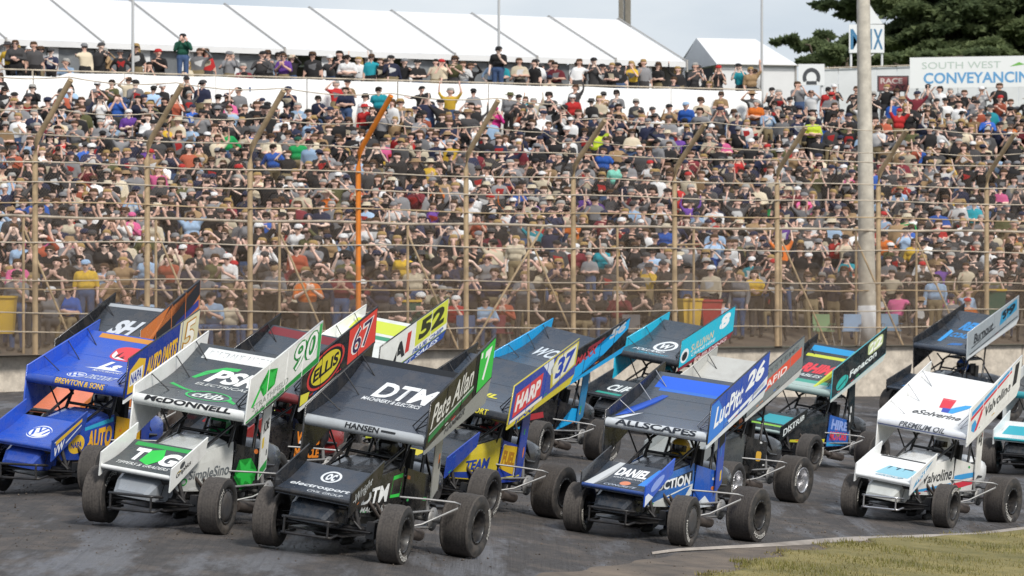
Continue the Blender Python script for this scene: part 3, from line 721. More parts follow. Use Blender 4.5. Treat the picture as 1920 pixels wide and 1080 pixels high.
def wheel(car, x, y, Rr, w, sgn, rimm, steer=0.0, cover=False, spin=0.0):
    M_ = tyre_meshes(Rr, w)
    h = shared('wheel', M_['hub'], car, rimm); h.location = (x, y, Rr - .012)
    h.rotation_euler = (0, 0, steer if sgn > 0 else math.pi + steer)
    shared('tyre', M_['tyre'], h, SDW); shared('tread', M_['tread'], h, TRD); shared('rim', M_['rim'], h, rimm)
    for s in (1, -1):
        o = shared('lettering', sidewall_print(Rr, w, s), h, LET); o.rotation_euler = (0, rnd.uniform(0, 6.28), 0)
    if cover: shared('mud_cover', M_['cover'], h, DSC)
    return h

def cage_mb():
    m = MB(); T = lambda p, r=.021, n=8: m.tube(p, r, n)
    for s in (1, -1):
        T([(1.28, .26 * s, .36), (.2, .33 * s, .27), (-1.15, .36 * s, .29), (-1.45, .30 * s, .45)])
        T([(1.28, .26 * s, .36), (1.18, .27 * s, .66), (.6, .30 * s, .76), (-.12, .37 * s, .90), (-.72, .37 * s, .93), (-1.2, .33 * s, .72), (-1.5, .3 * s, .70)])
        T([(-.12, .37 * s, .90), (-.26, .34 * s, 1.28), (-.34, .30 * s, 1.34), (-.78, .30 * s, 1.36), (-.86, .33 * s, 1.28), (-.76, .37 * s, .9)], .023)
        T([(.95, .28 * s, .72), (-.24, .33 * s, 1.24)], .02)                    # long down tubes to the cage
        T([(.55, .31 * s, .52), (-.12, .37 * s, .90)], .017)
        T([(-.82, .33 * s, 1.24), (-1.42, .29 * s, .70)], .018)
        T([(-.12, .37 * s, .9), (-.15, .35 * s, .28)]); T([(-.76, .37 * s, .9), (-.76, .36 * s, .28)]); T([(-.15, .35 * s, .3), (-.76, .37 * s, .62)], .016)
        T([(-.1, .36 * s, .60), (-.76, .37 * s, .62), (-1.3, .33 * s, .5)], .018)
        T([(.75, .30 * s, .30), (.6, .30 * s, .76)], .018)
    for x, z, w_ in ((1.28, .36, .26), (1.18, .66, .27), (.2, .27, .33), (-.76, .28, .36), (-1.45, .45, .3), (-.34, 1.345, .3), (-.78, 1.365, .3), (-.2, 1.1, .35), (-.12, .9, .37)):
        T([(x, -w_, z), (x, w_, z)], .02)
    T([(-.34, -.3, 1.34), (-.78, .3, 1.36)], .014)
    return m
def wing_mount_mb():
    m = MB()
    for s in (1, -1):
        m.tube([(-.26, .33 * s, 1.22), (-.02, .34 * s, 1.41)], .018); m.tube([(-.84, .33 * s, 1.2), (-.85, .34 * s, 1.66)], .018)
        m.tube([(-.34, .30 * s, 1.34), (-.85, .34 * s, 1.66)], .013); m.tube([(-.82, .31 * s, 1.34), (-.35, .34 * s, 1.50)], .013)
        m.tube([(-.10, .36 * s, .92), (.08, .55 * s, 1.40)], .012)
    m.tube([(-.8, -.3, 1.36), (-1.0, -.1, 1.72)], .02); m.tube([(-.8, .1, 1.36), (-.4, .1, 1.50)], .028)
    return m
def front_mb():
    m = MB(); T = lambda p, r=.018, n=8: m.tube(p, r, n)
    T([(1.07, -.60, .335), (1.07, .80, .335)], .03, 10)
    for s in (1, -1):
        T([(1.07, .56 * s, .40), (.25, .36 * s, .42)], .014); T([(1.07, .56 * s, .27), (.2, .36 * s, .30)], .014)
        T([(1.08, .44 * s, .33), (1.12, .33 * s, .70)], .026); T([(1.12, .48 * s, .33), (1.12, .30 * s, .48)], .014)
        m.box((1.0, .60 * s - .05, .24), (1.14, .60 * s + .05, .43))
    T([(1.16, -.62, .31), (1.16, .62, .31)], .013)
    T([(1.25, -.34, .56), (1.25, .34, .56)], .03, 10); T([(1.25, .34, .56), (1.07, .40, .36)], .012); T([(1.25, -.34, .56), (1.07, -.40, .36)], .012)
    return m
def bumper_mb():
    m = MB(); T = lambda p, r=.017, n=8: m.tube(p, r, n)
    T([(1.28, .26, .38), (1.56, .30, .40), (1.58, .22, .40), (1.58, -.22, .40), (1.56, -.30, .40), (1.28, -.26, .38)])
    T([(1.28, .26, .24), (1.55, .30, .22), (1.57, .22, .22), (1.57, -.22, .22), (1.55, -.30, .22), (1.28, -.26, .24)])
    for y in (-.27, .27): T([(1.57, y, .22), (1.575, y, .40)], .014)
    return m
def rbumper_mb():
    m = MB(); T = lambda p, r=.017, n=8: m.tube(p, r, n)
    T([(-1.45, .3, .5), (-1.86, .3, .48), (-1.9, .2, .48), (-1.9, -.2, .48), (-1.86, -.3, .48), (-1.45, -.3, .5)])
    T([(-1.45, .3, .3), (-1.86, .3, .3), (-1.86, -.3, .3), (-1.45, -.3, .3)]); T([(-1.86, .3, .3), (-1.86, .3, .48)]); T([(-1.86, -.3, .3), (-1.86, -.3, .48)])
    return m
def nerf_mb(s):
    return MB().tube([(-.12, .36 * s, .66), (-.40, .62 * s, .655), (-.56, .90 * s, .65), (-.62, .95 * s, .63), (-.60, .93 * s, .58), (-.36, .60 * s, .36), (-.14, .37 * s, .28)], .0125, 8)
def rear_mb():
    m = MB(); T = lambda p, r=.016, n=8: m.tube(p, r, n)
    T([(-1.07, -.80, .38), (-1.07, .84, .38)], .036, 10)
    m.lathe([(0, -.11), (.12, -.1), (.15, 0), (.12, .1), (0, .11)], 16, 'y', (-1.07, -.02, .38))
    for s, y in ((1, .44), (-1, -.52)):
        T([(-1.05, y, .48), (-.05, .37 * s, .46)], .015); T([(-1.05, y, .28), (-.05, .36 * s, .30)], .015)
        T([(-1.02, y * .9, .36), (-.92, .36 * s, .92)], .028)
        m.lathe([(0, y - .01 * s), (.14, y - .01 * s), (.14, y + .01 * s), (0, y + .01 * s)], 20, 'y', (-1.07, 0, .38))
    return m
def engine_mb():
    m = MB(); m.box((-.02, -.2, .34), (.72, .2, .72))
    for s in (1, -1):
        M0 = Matrix.Translation((.35, .2 * s, .72)) @ Matrix.Rotation(-.6 * s, 4, 'X'); m.box((-.32, -.10, -.12), (.32, .10, .10), M0)
    m.lathe([(0, .0), (.1, .0), (.1, .06), (0, .06)], 14, 'x', (.76, 0, .5))
    return m
def exhaust_mb(s):
    m = MB()
    for i in range(4): m.tube([(.10 + .17 * i, .30 * s, .68), (.08 + .16 * i, .37 * s, .58), (-.02 + .1 * i, .40 * s, .40), (-.16, .44 * s, .33)], .022, 8)
    m.tube([(-.10, .48 * s, .32), (-.34, .50 * s, .27)], .045, 10); m.tube([(-.24, .50 * s, .28), (-.62, .52 * s, .24)], .075, 12)
    return m
def hood_mb():
    m = MB(); secs = []
    for v in (.23, .35, .45, .6, .75, .9, 1):
        x = .98 - 1.1 * v; hw = .24 + .09 * v; zt = .865 + .185 * v; zb = zt - .13
        secs.append([Vector((x, -hw - .03, zb)), Vector((x, -hw, zt - .02)), Vector((x, -hw * .6, zt + .016)), Vector((x, 0, zt + .022)), Vector((x, hw * .6, zt + .016)), Vector((x, hw, zt - .02)), Vector((x, hw + .03, zb))])
    return m.loft(secs, False)
def nosecone_mb():
    secs = []
    for x, hw, z0, z1 in ((1.50, .22, .36, .43), (1.36, .27, .34, .56), (1.15, .29, .34, .68), (.98, .28, .40, .74)):
        secs.append([Vector((x, -hw, z0)), Vector((x, -hw, z1 - .03)), Vector((x, -hw + .05, z1)), Vector((x, hw - .05, z1)), Vector((x, hw, z1 - .03)), Vector((x, hw, z0))])
    return MB().loft(secs, False)
def tank_mb():
    secs = []
    for x, hw, z0, z1 in ((-.98, .24, .50, .86), (-1.10, .29, .48, .96), (-1.45, .32, .48, 1.0), (-1.70, .29, .52, .95), (-1.82, .22, .60, .87)):
        secs.append([Vector((x, hw * math.copysign(abs(math.cos(a)) ** .6, math.cos(a)), (z0 + z1) / 2 + (z1 - z0) / 2 * math.copysign(abs(math.sin(a)) ** .6, math.sin(a)))) for a in [6.2832 * k / 16 for k in range(16)]])
    return MB().loft(secs)
def seat_mb():
    m = MB(); m.box((-.70, -.22, .42), (-.25, .22, .5)); m.box((-.80, -.24, .45), (-.70, .24, 1.2)); m.box((-.72, .20, .5), (-.4, .25, .85)); m.box((-.72, -.25, .5), (-.4, -.20, .85))
    m.box((-.76, .14, 1.02), (-.6, .18, 1.24)); m.box((-.76, -.18, 1.02), (-.6, -.14, 1.24)); return m
def dash_mb():
    m = MB(); m.box((-.14, -.32, .80), (-.10, .32, 1.0)); m.tube([(-.1, 0, .9), (-.34, 0, .97)], .02)
    c = Vector((-.36, 0, .98)); m.tube([c + Vector((.06 * math.sin(a) * .4, .17 * math.cos(a), .17 * math.sin(a))) for a in [6.2832 * k / 16 for k in range(17)]], .014, 6, False); return m
def pan_mb(): return MB().box((-1.0, -.34, .235), (1.2, .34, .25))
def radiator_mb():
    m = MB(); M0 = Matrix.Translation((1.02, 0, .58)) @ Matrix.Rotation(-.35, 4, 'Y'); m.box((-.03, -.25, -.2), (.03, .25, .2), M0)
    for k in range(9): m.box((.032, -.24, -.18 + .042 * k), (.036, .24, -.165 + .042 * k), M0)
    return m
def tie_segs():
    o = []
    for v in (.22, .55, .82): o.append((top(.17, v, 0), quadmap(RB, -.76)(v, .99)))
    for v in (.18, .5, .8):
        q = board_o(v, .80); o.append((top(.80, v, 0), Vector((q.x, .77, q.z))))
    p = top(.86, .10, 0); return o + [(p, Vector((-.12, .77, 1.82))), (p, Vector((-.42, .77, 1.72)))]
def edges_mb(Q, y, r=.012):
    P = [Vector((a, y, b)) for a, b in Q]; return MB().tube([P[0], P[1], P[2], P[3], P[0]], r, 6, False)
def slope_normal(x, y):
    e = .8; return Vector((-(G(x + e, y) - G(x - e, y)) / (2 * e), -(G(x, y + e) - G(x, y - e)) / (2 * e), 1)).normalized()
def lf_ground(px, py):
    D = 50.0
    for _ in range(60):
        p = at(px, py, D); k = (py - HY) / F
        D = D + .5 * ((CH - G(p.x, D)) / k - D)
    return at(px, py, D)
RACE = 'winged sprint cars racing in the pack'
CARS = []
def car(label, lf, psi, L, roll=-3.0, wx=0.0, wz=0.0, pit=0.0, size=1.0):
    """lf: photo pixel where the left front tyre meets the dirt; psi: heading off the view axis in degrees; L: livery."""
    p = lf_ground(*lf); n = slope_normal(p.x, p.y)
    fw = Vector((-math.sin(R(psi)), -math.cos(R(psi)), 0)); fw = (fw - n * fw.dot(n)).normalized(); lt = n.cross(fw)
    M0 = Matrix((fw, lt, n)).transposed().to_4x4()
    t = bpy.data.objects.new('sprint_car', None); COL.objects.link(t); tag(t, label, 'race car', RACE)
    org = p - (fw * 1.07 + lt * .88) * size; t.matrix_world = Matrix.Translation(org) @ M0 @ Matrix.Scale(size, 4)
    rl = R(roll); P_ = {}
    Mr = Matrix.Translation((0, 0, 1.1)) @ Matrix.Rotation(rl, 4, 'X') @ Matrix.Translation((0, 0, -1.1)); Mi = Matrix.Identity(4)
    Mw = Mr @ Matrix.Translation((.25 + wx, 0, wz)) @ Matrix.Translation((-.03, 0, 1.45)) @ Matrix.Rotation(R(pit), 4, 'Y') @ Matrix.Translation((.03, 0, -1.45))
    Mn = Mr @ Matrix.Translation((0, 0, -.06)); Mc = [Mr]
    WG = {'wing_panel', 'leading_edge', 'trailing_lip', 'side_board', 'board_edge', 'board_skirt', 'board_tie', 'board_rib', 'panel_seam', 'sail_panel'}; NG = {'nose_wing', 'nose_lip', 'nose_board'}
    g = lambda k, d=None: L.get(k, d)
    def part(name, key, fn, m, key2=None): o = shared(name, cached(key, fn), t, m); o.matrix_local = Mw if name in WG else Mn if name in NG else Mc[0]; P_[key2 or key] = o; return o
    wm = paint(g('panel')); 
    part('wing_panel', 'wing_panel', lambda: panel_mb(top, 2, 14, lambda v: .015 + .085 * (1 - v) ** .8), wm, 'top')
    for i_, v_ in enumerate((.30, .66)): part('panel_seam', f'seam{i_}', (lambda q: lambda: MB().tube([top(u / 6, q, -.001) for u in range(7)], .005, 5))(v_), wm)
    part('leading_edge', 'leading_edge', lambda: MB().tube([(-.02, -.757, 1.445), (-.02, 0, 1.445), (-.02, .757, 1.445)], .068, 16), paint(g('lead', g('panel'))), 'lead')
    part('trailing_lip', 'lip', lambda: MB().box((-1.50, -.755, 2.035), (-1.488, .755, 2.10)), paint(g('lip', g('panel'))))
    o = part('side_board', 'lboard', lambda: plate(LB, .767, .785), paint(g('lb')), 'board')
    o = part('board_edge', 'lboard_edge', lambda: edges_mb(LB, .776), paint(g('lbe', '15171A')))
    for i_, u_ in enumerate((.26, .52, .755)): part('board_rib', f'rib{i_}', (lambda q: lambda: MB().tube([board_o(q, .01, .0), board_o(q, .99, .0)], .007, 5))(u_), paint(g('lb')))
    if g('skirt'): part('board_skirt', 'lskirt%d' % bool(g('bigskirt')), lambda: plate([(.04, 1.30), (.04, 1.355), (-1.70, 2.095), (-1.62, 1.80 if g('bigskirt') else 1.96)], .767, .785), paint(g('skirt')), 'skirt')
    part('side_board', 'rboard', lambda: plate(RB, -.778, -.760), paint(g('rb')), 'rboard')
    part('board_edge', 'rboard_edge', lambda: edges_mb(RB, -.769), paint(g('rbe', g('rb'))))
    part('wing_mount', 'wing_mount', wing_mount_mb, BLK); [part('board_tie', f'tie{i}', (lambda a, b: lambda: MB().tube([a, b], .007, 6))(*ab), CHR if g('tie') else BLK) for i, ab in enumerate(tie_segs())]
    part('nose_wing', 'nose_wing', lambda: panel_mb(nose, 2, 8, lambda v: .012 + .05 * (1 - v)), paint(g('nose', g('panel'))), 'nose')
    part('nose_lip', 'nose_lip', lambda: MB().tube([(1.42, -.465, .718), (1.42, .465, .718)], .028, 10), paint(g('nlip', g('lead', g('panel')))))
    part('nose_board', 'nlb', lambda: plate(NLB, .468, .487), paint(g('nlb', g('lb'))), 'noseb')
    part('nose_board', 'nrb', lambda: plate(NRB, -.487, -.468), paint(g('nrb', g('rb'))), 'noserb')
    part('hood', 'hood', hood_mb, paint(g('hood', g('panel')))); part('nose_cone', 'nose_cone', nosecone_mb, paint(g('cone', '22262B')))
    part('body_side', 'lside', lambda: panel_mb(side, 6, 4, None, Vector((0, -.012, 0))), paint(g('side', g('hood', g('panel')))), 'side')
    part('body_side', 'rside', lambda: panel_mb(rside, 6, 4, None, Vector((0, .012, 0))), paint(g('side', g('hood', g('panel')))))
    part('arm_guard', 'guard', lambda: panel_mb(guard, 3, 2, None, Vector((0, -.012, 0))), paint(g('guard', g('side', g('panel')))), 'guard')
    part('arm_guard', 'rguard', lambda: panel_mb(lambda u, v, h=0: (lambda q: Vector((q.x, -q.y, q.z)))(guard(u, v, h)), 3, 2, None, Vector((0, .012, 0))), paint(g('guard', g('side', g('panel')))))
    if g('sail'): part('sail_panel', 'sail_panel', lambda: plate(SLP, .46, .475), paint(g('sail')), 'sail')
    part('fuel_tank', 'fuel_tank', tank_mb, paint(g('tank', g('panel'))))
    part('roll_cage', 'roll_cage', cage_mb, paint(g('cage', '17181B'), .35)); part('engine', 'engine', engine_mb, ENG)
    part('exhaust', 'exl', lambda: exhaust_mb(1), RUS); part('exhaust', 'exr', lambda: exhaust_mb(-1), RUS)
    part('seat', 'seat', seat_mb, SEAT); part('dashboard', 'dash', dash_mb, SEAT); part('floor_pan', 'pan', pan_mb, BLK); part('radiator', 'radiator', radiator_mb, ALU)
    Mc[0] = Mi
    part('front_axle', 'front_axle', front_mb, BLK if g('axle', 1) else CHR); part('rear_axle', 'rear_axle', rear_mb, ALU)
    part('front_bumper', 'fbump', bumper_mb, BLK if not g('cbump') else CHR); part('rear_bumper', 'rbump', rbumper_mb, BLK)
    part('nerf_bar', 'nerf', lambda: nerf_mb(1), ALU); part('nerf_bar', 'nerfr', lambda: nerf_mb(-1), ALU)
    rm = paint(g('rim', '1B1C1F'), .35) if g('rim') != 'alloy' else CHR
    wheel(t, 1.07, .88, .340, .26, 1, rm, R(6), g('cover', False)); wheel(t, 1.07, -.66, .345, .26, -1, rm, R(6))
    wheel(t, -1.07, .86, .378, .37, 1, rm); wheel(t, -1.07, -.78, .42, .45, -1, rm)
    for d in g('art', []):
        k, sf = d[0], d[1]
        if sf not in P_: continue
        fn, pr = SURF[sf], P_[sf]
        sq = (lambda u: .02 + u * .80) if sf == 'top' else (lambda u: .02 + u * .90) if sf == 'nose' else (lambda u: u)
        if k == 'T':
            u0, v0, u1, v1 = d[3]; e_ = list(d[5:]) or [.02]
            while len(e_) < 3: e_.append([.02, 0.0, None][len(e_)])
            put_text(d[2], fn, sq(u0), v0, sq(u1), v1, ink(d[4]), pr, e_[0], e_[1], e_[2], 3 if sf == 'lead' else 0)
        elif k == 'P' and sf in ('top', 'nose') and max(q[0] for q in d[2]) < .985: put_poly([(sq(a_), b_) for a_, b_ in d[2]], (lambda f, h: (lambda u, v: f(u, v, h)))(fn, d[4] if len(d) > 4 else .002), ink(d[3]), pr)
        elif k == 'P': put_poly(d[2], (lambda f, h: (lambda u, v: f(u, v, h)))(fn, d[4] if len(d) > 4 else .002), ink(d[3]), pr)
        elif k == 'E': put_poly([(sq(a_), b_) for a_, b_ in ell(*d[2])], (lambda f, h: (lambda u, v: f(u, v, h)))(fn, d[4] if len(d) > 4 else .002), ink(d[3]), pr, 'emblem')
        elif k == 'O': put_ring(sq(d[2][0]), d[2][1], d[2][2] * (.85 if sf == 'top' else 1), *d[2][3:], fn, ink(d[3]), pr)
    # small unlettered stickers scattered over the bodywork
    rs = random.Random(len(CARS) * 7 + 3)
    for sf, n_, (a0, a1), (b0, b1), sz in (('side', 5, (.05, .95), (.02, .24), .05), ('guard', 3, (.05, .95), (.05, .95), .07), ('sail', 2, (.2, .8), (.1, .6), .10), ('board', 4, (.04, .6), (.02, .09), .026), ('noseb', 2, (.08, .5), (.1, .8), .045)):
        if sf not in P_: continue
        for _ in range(n_):
            u_, v_, s_ = rs.uniform(a0, a1), rs.uniform(b0, b1), sz * rs.uniform(.6, 1.2); hc = rs.choice(['DADCDC', 'C23A3A', 'D8B93A', '3A6CB8', '2A2C30', 'E0E2E2', 'D87A3A', '3A9C58'])
            pl = ell(u_, v_, s_, s_ * .7, 14) if rs.random() < .35 else rrect(u_ - s_, v_ - s_ * .55, u_ + s_, v_ + s_ * .55, .15, 3)
            put_poly(pl, (lambda f: (lambda u, v: f(u, v, .0016)))(SURF[sf]), ink(hc), P_[sf], 'sticker')
    CARS.append((t, Mr, L)); return t
# ------------------------------------------------------------------ liveries
W_, K_, G_ = 'E8E9E8', '15171A', '5E6A78'
star = lambda cx, cy, rx, ry, n=7, q=.5, ph=.3: [(cx + rx * (1 if i % 2 == 0 else q) * math.cos(ph + 3.14159 * i / n), cy + ry * (1 if i % 2 == 0 else q) * math.sin(ph + 3.14159 * i / n)) for i in range(2 * n)]
rect = lambda a, b, c, d: [(a, b), (c, b), (c, d), (a, d)]
def rrect(a, b, c, d, r=.25, n=5):
    rx, ry = (c - a) * r, (d - b) * r; o = []
    for cx, cy, s in ((c - rx, b + ry, -1.5708), (c - rx, d - ry, 0), (a + rx, d - ry, 1.5708), (a + rx, b + ry, 3.1416)):
        o += [(cx + rx * math.cos(s + 1.5708 * k / n), cy + ry * math.sin(s + 1.5708 * k / n)) for k in range(n + 1)]
    return o
def vw(sf, cu, cv, ru, rv, col):
    f = lambda a, b: (cu + ru * a, cv + rv * b)
    S_ = lambda pts: ('P', sf, [f(*p) for p in pts], col, .003)
    return [('O', sf, (cu, cv, ru, rv, .14), col), S_([(-.42, .80), (-.22, .86), (0, .28), (.22, .86), (.42, .80), (.08, .05), (-.08, .05)]),
            S_([(-.82, .40), (-.66, .58), (-.36, -.30), (-.06, .0), (.06, .0), (.36, -.30), (.66, .58), (.82, .40), (.42, -.82), (.30, -.86), (0, -.22), (-.30, -.86), (-.42, -.82)])]
LIV = {}
LIV['dtm'] = dict(bigskirt=True, panel='353C48', lead='A9AEB2', lb='15171A', skirt='8F9293', rb='15181C', nose='2E3744', nlb='15171A', nrb='15171A', nlip='1A1C20', hood='17191C', side='15171A', guard='15171A', sail='9A9B99', tank='16181B', cone='232A33', cage='17181B', lip='131518',
  art=[('T', 'top', 'DTM', (.30, .56, .93, .77), 'E3E6E8', .03, .25), ('T', 'top', 'MACHINERY & ELECTRICS', (.24, .49, .86, .545), 'D9DDE0', .02, .25), ('T', 'lead', 'HANSEN', (.34, .25, .62, .75), K_, .03), ('P', 'lead', rect(.64, .42, .76, .60), K_),
       ('P', 'top', rect(0, .945, 1, 1), '14161A'),
       ('P', 'board', [(.76, .03), (.995, .03), (.995, .97), (.76, .97)], '39C24A'), ('T', 'board', '7', (.83, .18, .95, .86), 'F2F4F2', .04, .2), ('P', 'board', rect(.70, .0, .745, 1), '0E0F11'), ('P', 'board', rect(.775, .80, .80, .93), 'F2F4F2', .003),
       ('T', 'board', 'Pete Allan', (.04, .36, .68, .86), 'D8D8D2', .015, .3), ('P', 'board', [(.03, .10), (.70, .20), (.70, .33), (.03, .23)], '2F7A43'), ('P', 'board', rect(.03, .26, .70, .30), 'BFC4BF', .0026),
       ('T', 'skirt', 'HAMMER', (.3, .1, .62, .85), '3A3C3E', .02),
       ('O', 'nose', (.50, .70, .13, .17, .22), 'DADFE3'), ('T', 'nose', 'oc', (.43, .60, .57, .80), 'DADFE3', .03), ('T', 'nose', 'electrosport', (.06, .22, .94, .40), 'DADFE3', .02, .1), ('T', 'nose', 'CIVIL GROUP', (.4, .06, .92, .16), 'C9CED2', .01),
       ('T', 'noseb', 'Wright', (.12, .25, .66, .8), 'B9BDBD', .01, .2), ('T', 'side', 'DTM', (.16, .36, .70, .76), 'E6E8E8', .03, .12), ('P', 'side', [(.74, .42), (.93, .42), (.97, .88), (.78, .88)], '2FBF45'), ('T', 'side', 'MACHINERY', (.18, .12, .82, .28), 'C9CCCC', .02, .12)])
LIV['tag'] = dict(panel='3D444A', lead='E4E6E4', lb='ECEDEA', rb='E9EAE8', nose='363D42', nlb='ECEDEA', nrb='ECEDEA', nlip='E4E6E4', hood='C9CCCA', side='D7D9D6', guard='1D2023', sail='E6E7E4', tank='3A4046', cone='8C9299', cage='17181B', lip='1B1E21', lbe='D9DBD8', cover=True,
  art=[('P', 'top', rect(.10, .84, .99, .965), 'DADCDB'), ('T', 'top', 'PORTLAND MOTORS', (.16, .875, .92, .935), '6A6F74', .01), ('T', 'top', 'PSR', (.36, .52, .92, .73), 'E6E8E6', .04, .3), ('T', 'top', 'ELECTRICAL', (.32, .44, .92, .49), 'C9CDCB', .01, .2),
       ('P', 'top', [(.20, .56), (.28, .68), (.45, .77), (.62, .78), (.60, .74), (.46, .72), (.34, .65), (.25, .55)], '35B25A'),
       ('P', 'top', [(.08, .38), (.10, .41), (.30, .33), (.44, .30), (.45, .27), (.30, .30)], '35B25A'), ('O', 'top', (.63, .23, .24, .115, .10), '3FC06A'), ('T', 'top', 'cfdb', (.46, .17, .80, .30), 'D8DEDA', .02, .1), ('P', 'top', [(.84, .20), (.98, .13), (.98, .17), (.86, .25)], '35B25A'),
       ('T', 'lead', 'McDONNELL', (.10, .3, .88, .85), K_, .04, .1),
       ('P', 'board', star(.27, .60, .13, .30, 5, .55, .5), '2FC24A'), ('P', 'board', [(.05, .30), (.16, .66), (.24, .78), (.26, .72), (.18, .60), (.08, .26)], '2FC24A'), ('T', 'board', 'STRATHFIELD', (.08, .16, .56, .30), '9CA29C', .01), ('T', 'board', 'RACING', (.12, .05, .5, .13), '8E948E', .01),
       ('P', 'board', [(.0, .0), (.995, .0), (.995, .17), (.62, .12), (.0, .05)], '1F8C3C'), ('P', 'board', [(.955, .15), (.995, .15), (.995, .98), (.955, .98)], '3FAE5A'), ('T', 'board', '90', (.605, .27, .955, .95), '1F8C3C', .07, .1), ('T', 'board', '90', (.62, .30, .94, .92), 'F4F5F2', .0, .1, .006),
       ('T', 'nose', 'T', (.16, .40, .37, .80), 'F0F1EF', .05), ('T', 'nose', 'G', (.62, .36, .90, .78), 'F0F1EF', .05), ('P', 'nose', star(.50, .58, .17, .30, 5, .62, 1.2), '2FC24A'), ('T', 'nose', 'A', (.42, .42, .60, .80), 'F0F1EF', .04), ('T', 'nose', 'TIPPERS & GRADERS', (.08, .18, .92, .30), 'D9DBD9', .01, .1), ('P', 'nose', rect(.05, .86, .95, .96), '2E9A4A'),
       ('T', 'noseb', 'Graphics', (.14, .28, .55, .62), K_, .02, .1), ('E', 'noseb', (.30, .74, .07, .14), '4A4E50'),
       ('O', 'side', (.13, .30, .06, .12, .35), '2FB24A'), ('T', 'side', 'SimpleSino', (.21, .28, .95, .60), '6A7074', .015, .05), ('P', 'guard', star(.45, .4, .42, .38, 6, .45, .2), '2FC24A'), ('T', 'sail', 'ACME', (.15, .5, .8, .62), K_, .02), ('P', 'sail', rect(.05, .02, .95, .12), '2F9A45')])
LIV['napa'] = dict(panel='2B56BE', lead='2A4FAE', lb='1E3A94', skirt='EDEEEB', rb='2C58C4', nose='2A55BB', nlb='28489E', nrb='2B56BE', nlip='2A4FAE', hood='2A55BB', side='2748A4', guard='D6A428', sail='2444A0', tank='2A4DA8', cone='2647A0', cage='1D1F26', lip='C98A2E',
  art=[('P', 'top', rect(.12, .93, .99, .985), 'C98A3A'), ('P', 'top', rrect(.46, .64, .86, .86, .35), 'D8474E', .002), ('P', 'top', rrect(.48, .66, .84, .84, .35), 'E9EAEC', .0028), ('T', 'top', 'ARP', (.53, .68, .80, .82), '22242A', .04, .2),
       ('T', 'top', 'Ls', (.50, .44, .76, .60), 'EEF0F2', .05, .35), ('P', 'top', [(.36, .42), (.62, .47), (.86, .43), (.62, .42)], 'E4E8EE'), ('T', 'top', 'MOTORSPORT', (.50, .36, .88, .40), 'D9DEE6', .01, .2),
       ('E', 'top', (.44, .19, .115, .085), 'DCE2EA')] + vw('top', .44, .19, .10, .07, '2B56BE') + [('T', 'top', 'DISCOUNT', (.58, .13, .93, .26), 'C6CFE0', .02, .25),
       ('T', 'lead', 'BREWTON & SONS', (.30, .2, .80, .8), 'E2B93A', .02), ('P', 'lead', rect(.28, .05, .82, .97), '1A2440', .0015),
       ('P', 'board', [(.03, .08), (.15, .02), (.24, .12), (.25, .70), (.15, .84), (.03, .66)], 'E2B93A'), ('P', 'board', [(.05, .24), (.22, .24), (.22, .58), (.05, .58)], 'E8EAEC', .0026), ('T', 'board', 'NAPA', (.06, .28, .21, .54), '1E3A94', .03),
       ('T', 'board', 'AUTO PARTS', (.27, .20, .70, .66), 'E5B52F', .05, .15), ('P', 'board', rect(.72, .0, .995, 1), 'D9D3B0'), ('T', 'board', '5', (.77, .12, .95, .90), 'B8862C', .06, .1), ('T', 'board', '5', (.79, .16, .94, .86), 'F2EFE2', .02, .1, .006)] + 
       [('E', 'nose', (.55, .52, .20, .24), 'E6EAF0')] + vw('nose', .55, .52, .18, .21, '2A55BB') + [('P', 'noseb', [(.1, .60), (.85, .62), (.85, .82), (.1, .82)], 'D9B23A'), ('T', 'noseb', 'VW', (.06, .1, .36, .55), 'EDEFF2', .02, .2), ('P', 'noseb', [(.4, .2), (.85, .36), (.85, .44), (.4, .28)], 'D9DEE8'),
       ('E', 'side', (.30, .50, .15, .30), 'E2B93A'), ('T', 'side', 'NAPA', (.20, .40, .40, .58), '1E3A94', .03), ('T', 'side', 'AUTO', (.5, .3, .96, .8), 'E2A92F', .05, .1), ('P', 'side', [(.45, .84), (.98, .86), (.98, .96), (.45, .94)], '2F9CC0')])
LIV['orange'] = dict(panel='363B42', lead='2A2D33', lb='C9743A', rb='17191D', nose='E0805E', nlb='C9743A', nrb='1A1C20', hood='E08868', side='C9743A', tank='1B1D21', lip='8C9095', lbe='20222A', cage='1A1B1E',
  art=[('T', 'top', 'SH', (.30, .50, .72, .78), 'C8CDD4', .05, .3), ('T', 'top', 'EXCAVATIONS', (.24, .38, .86, .46), '9AA2AC', .01, .2), ('P', 'top', rect(.02, .95, .99, .99), 'A9AEB3'), ('P', 'board', [(0, .0), (.6, .0), (.995, .55), (.995, 1), (.5, 1)], '1E1E24'), ('P', 'board', [(.1, .5), (.6, .62), (.95, .95), (.5, .9)], 'D9824A'), ('P', 'board', [(.55, .1), (.98, .2), (.98, .42), (.6, .3)], '2A3A8C')])
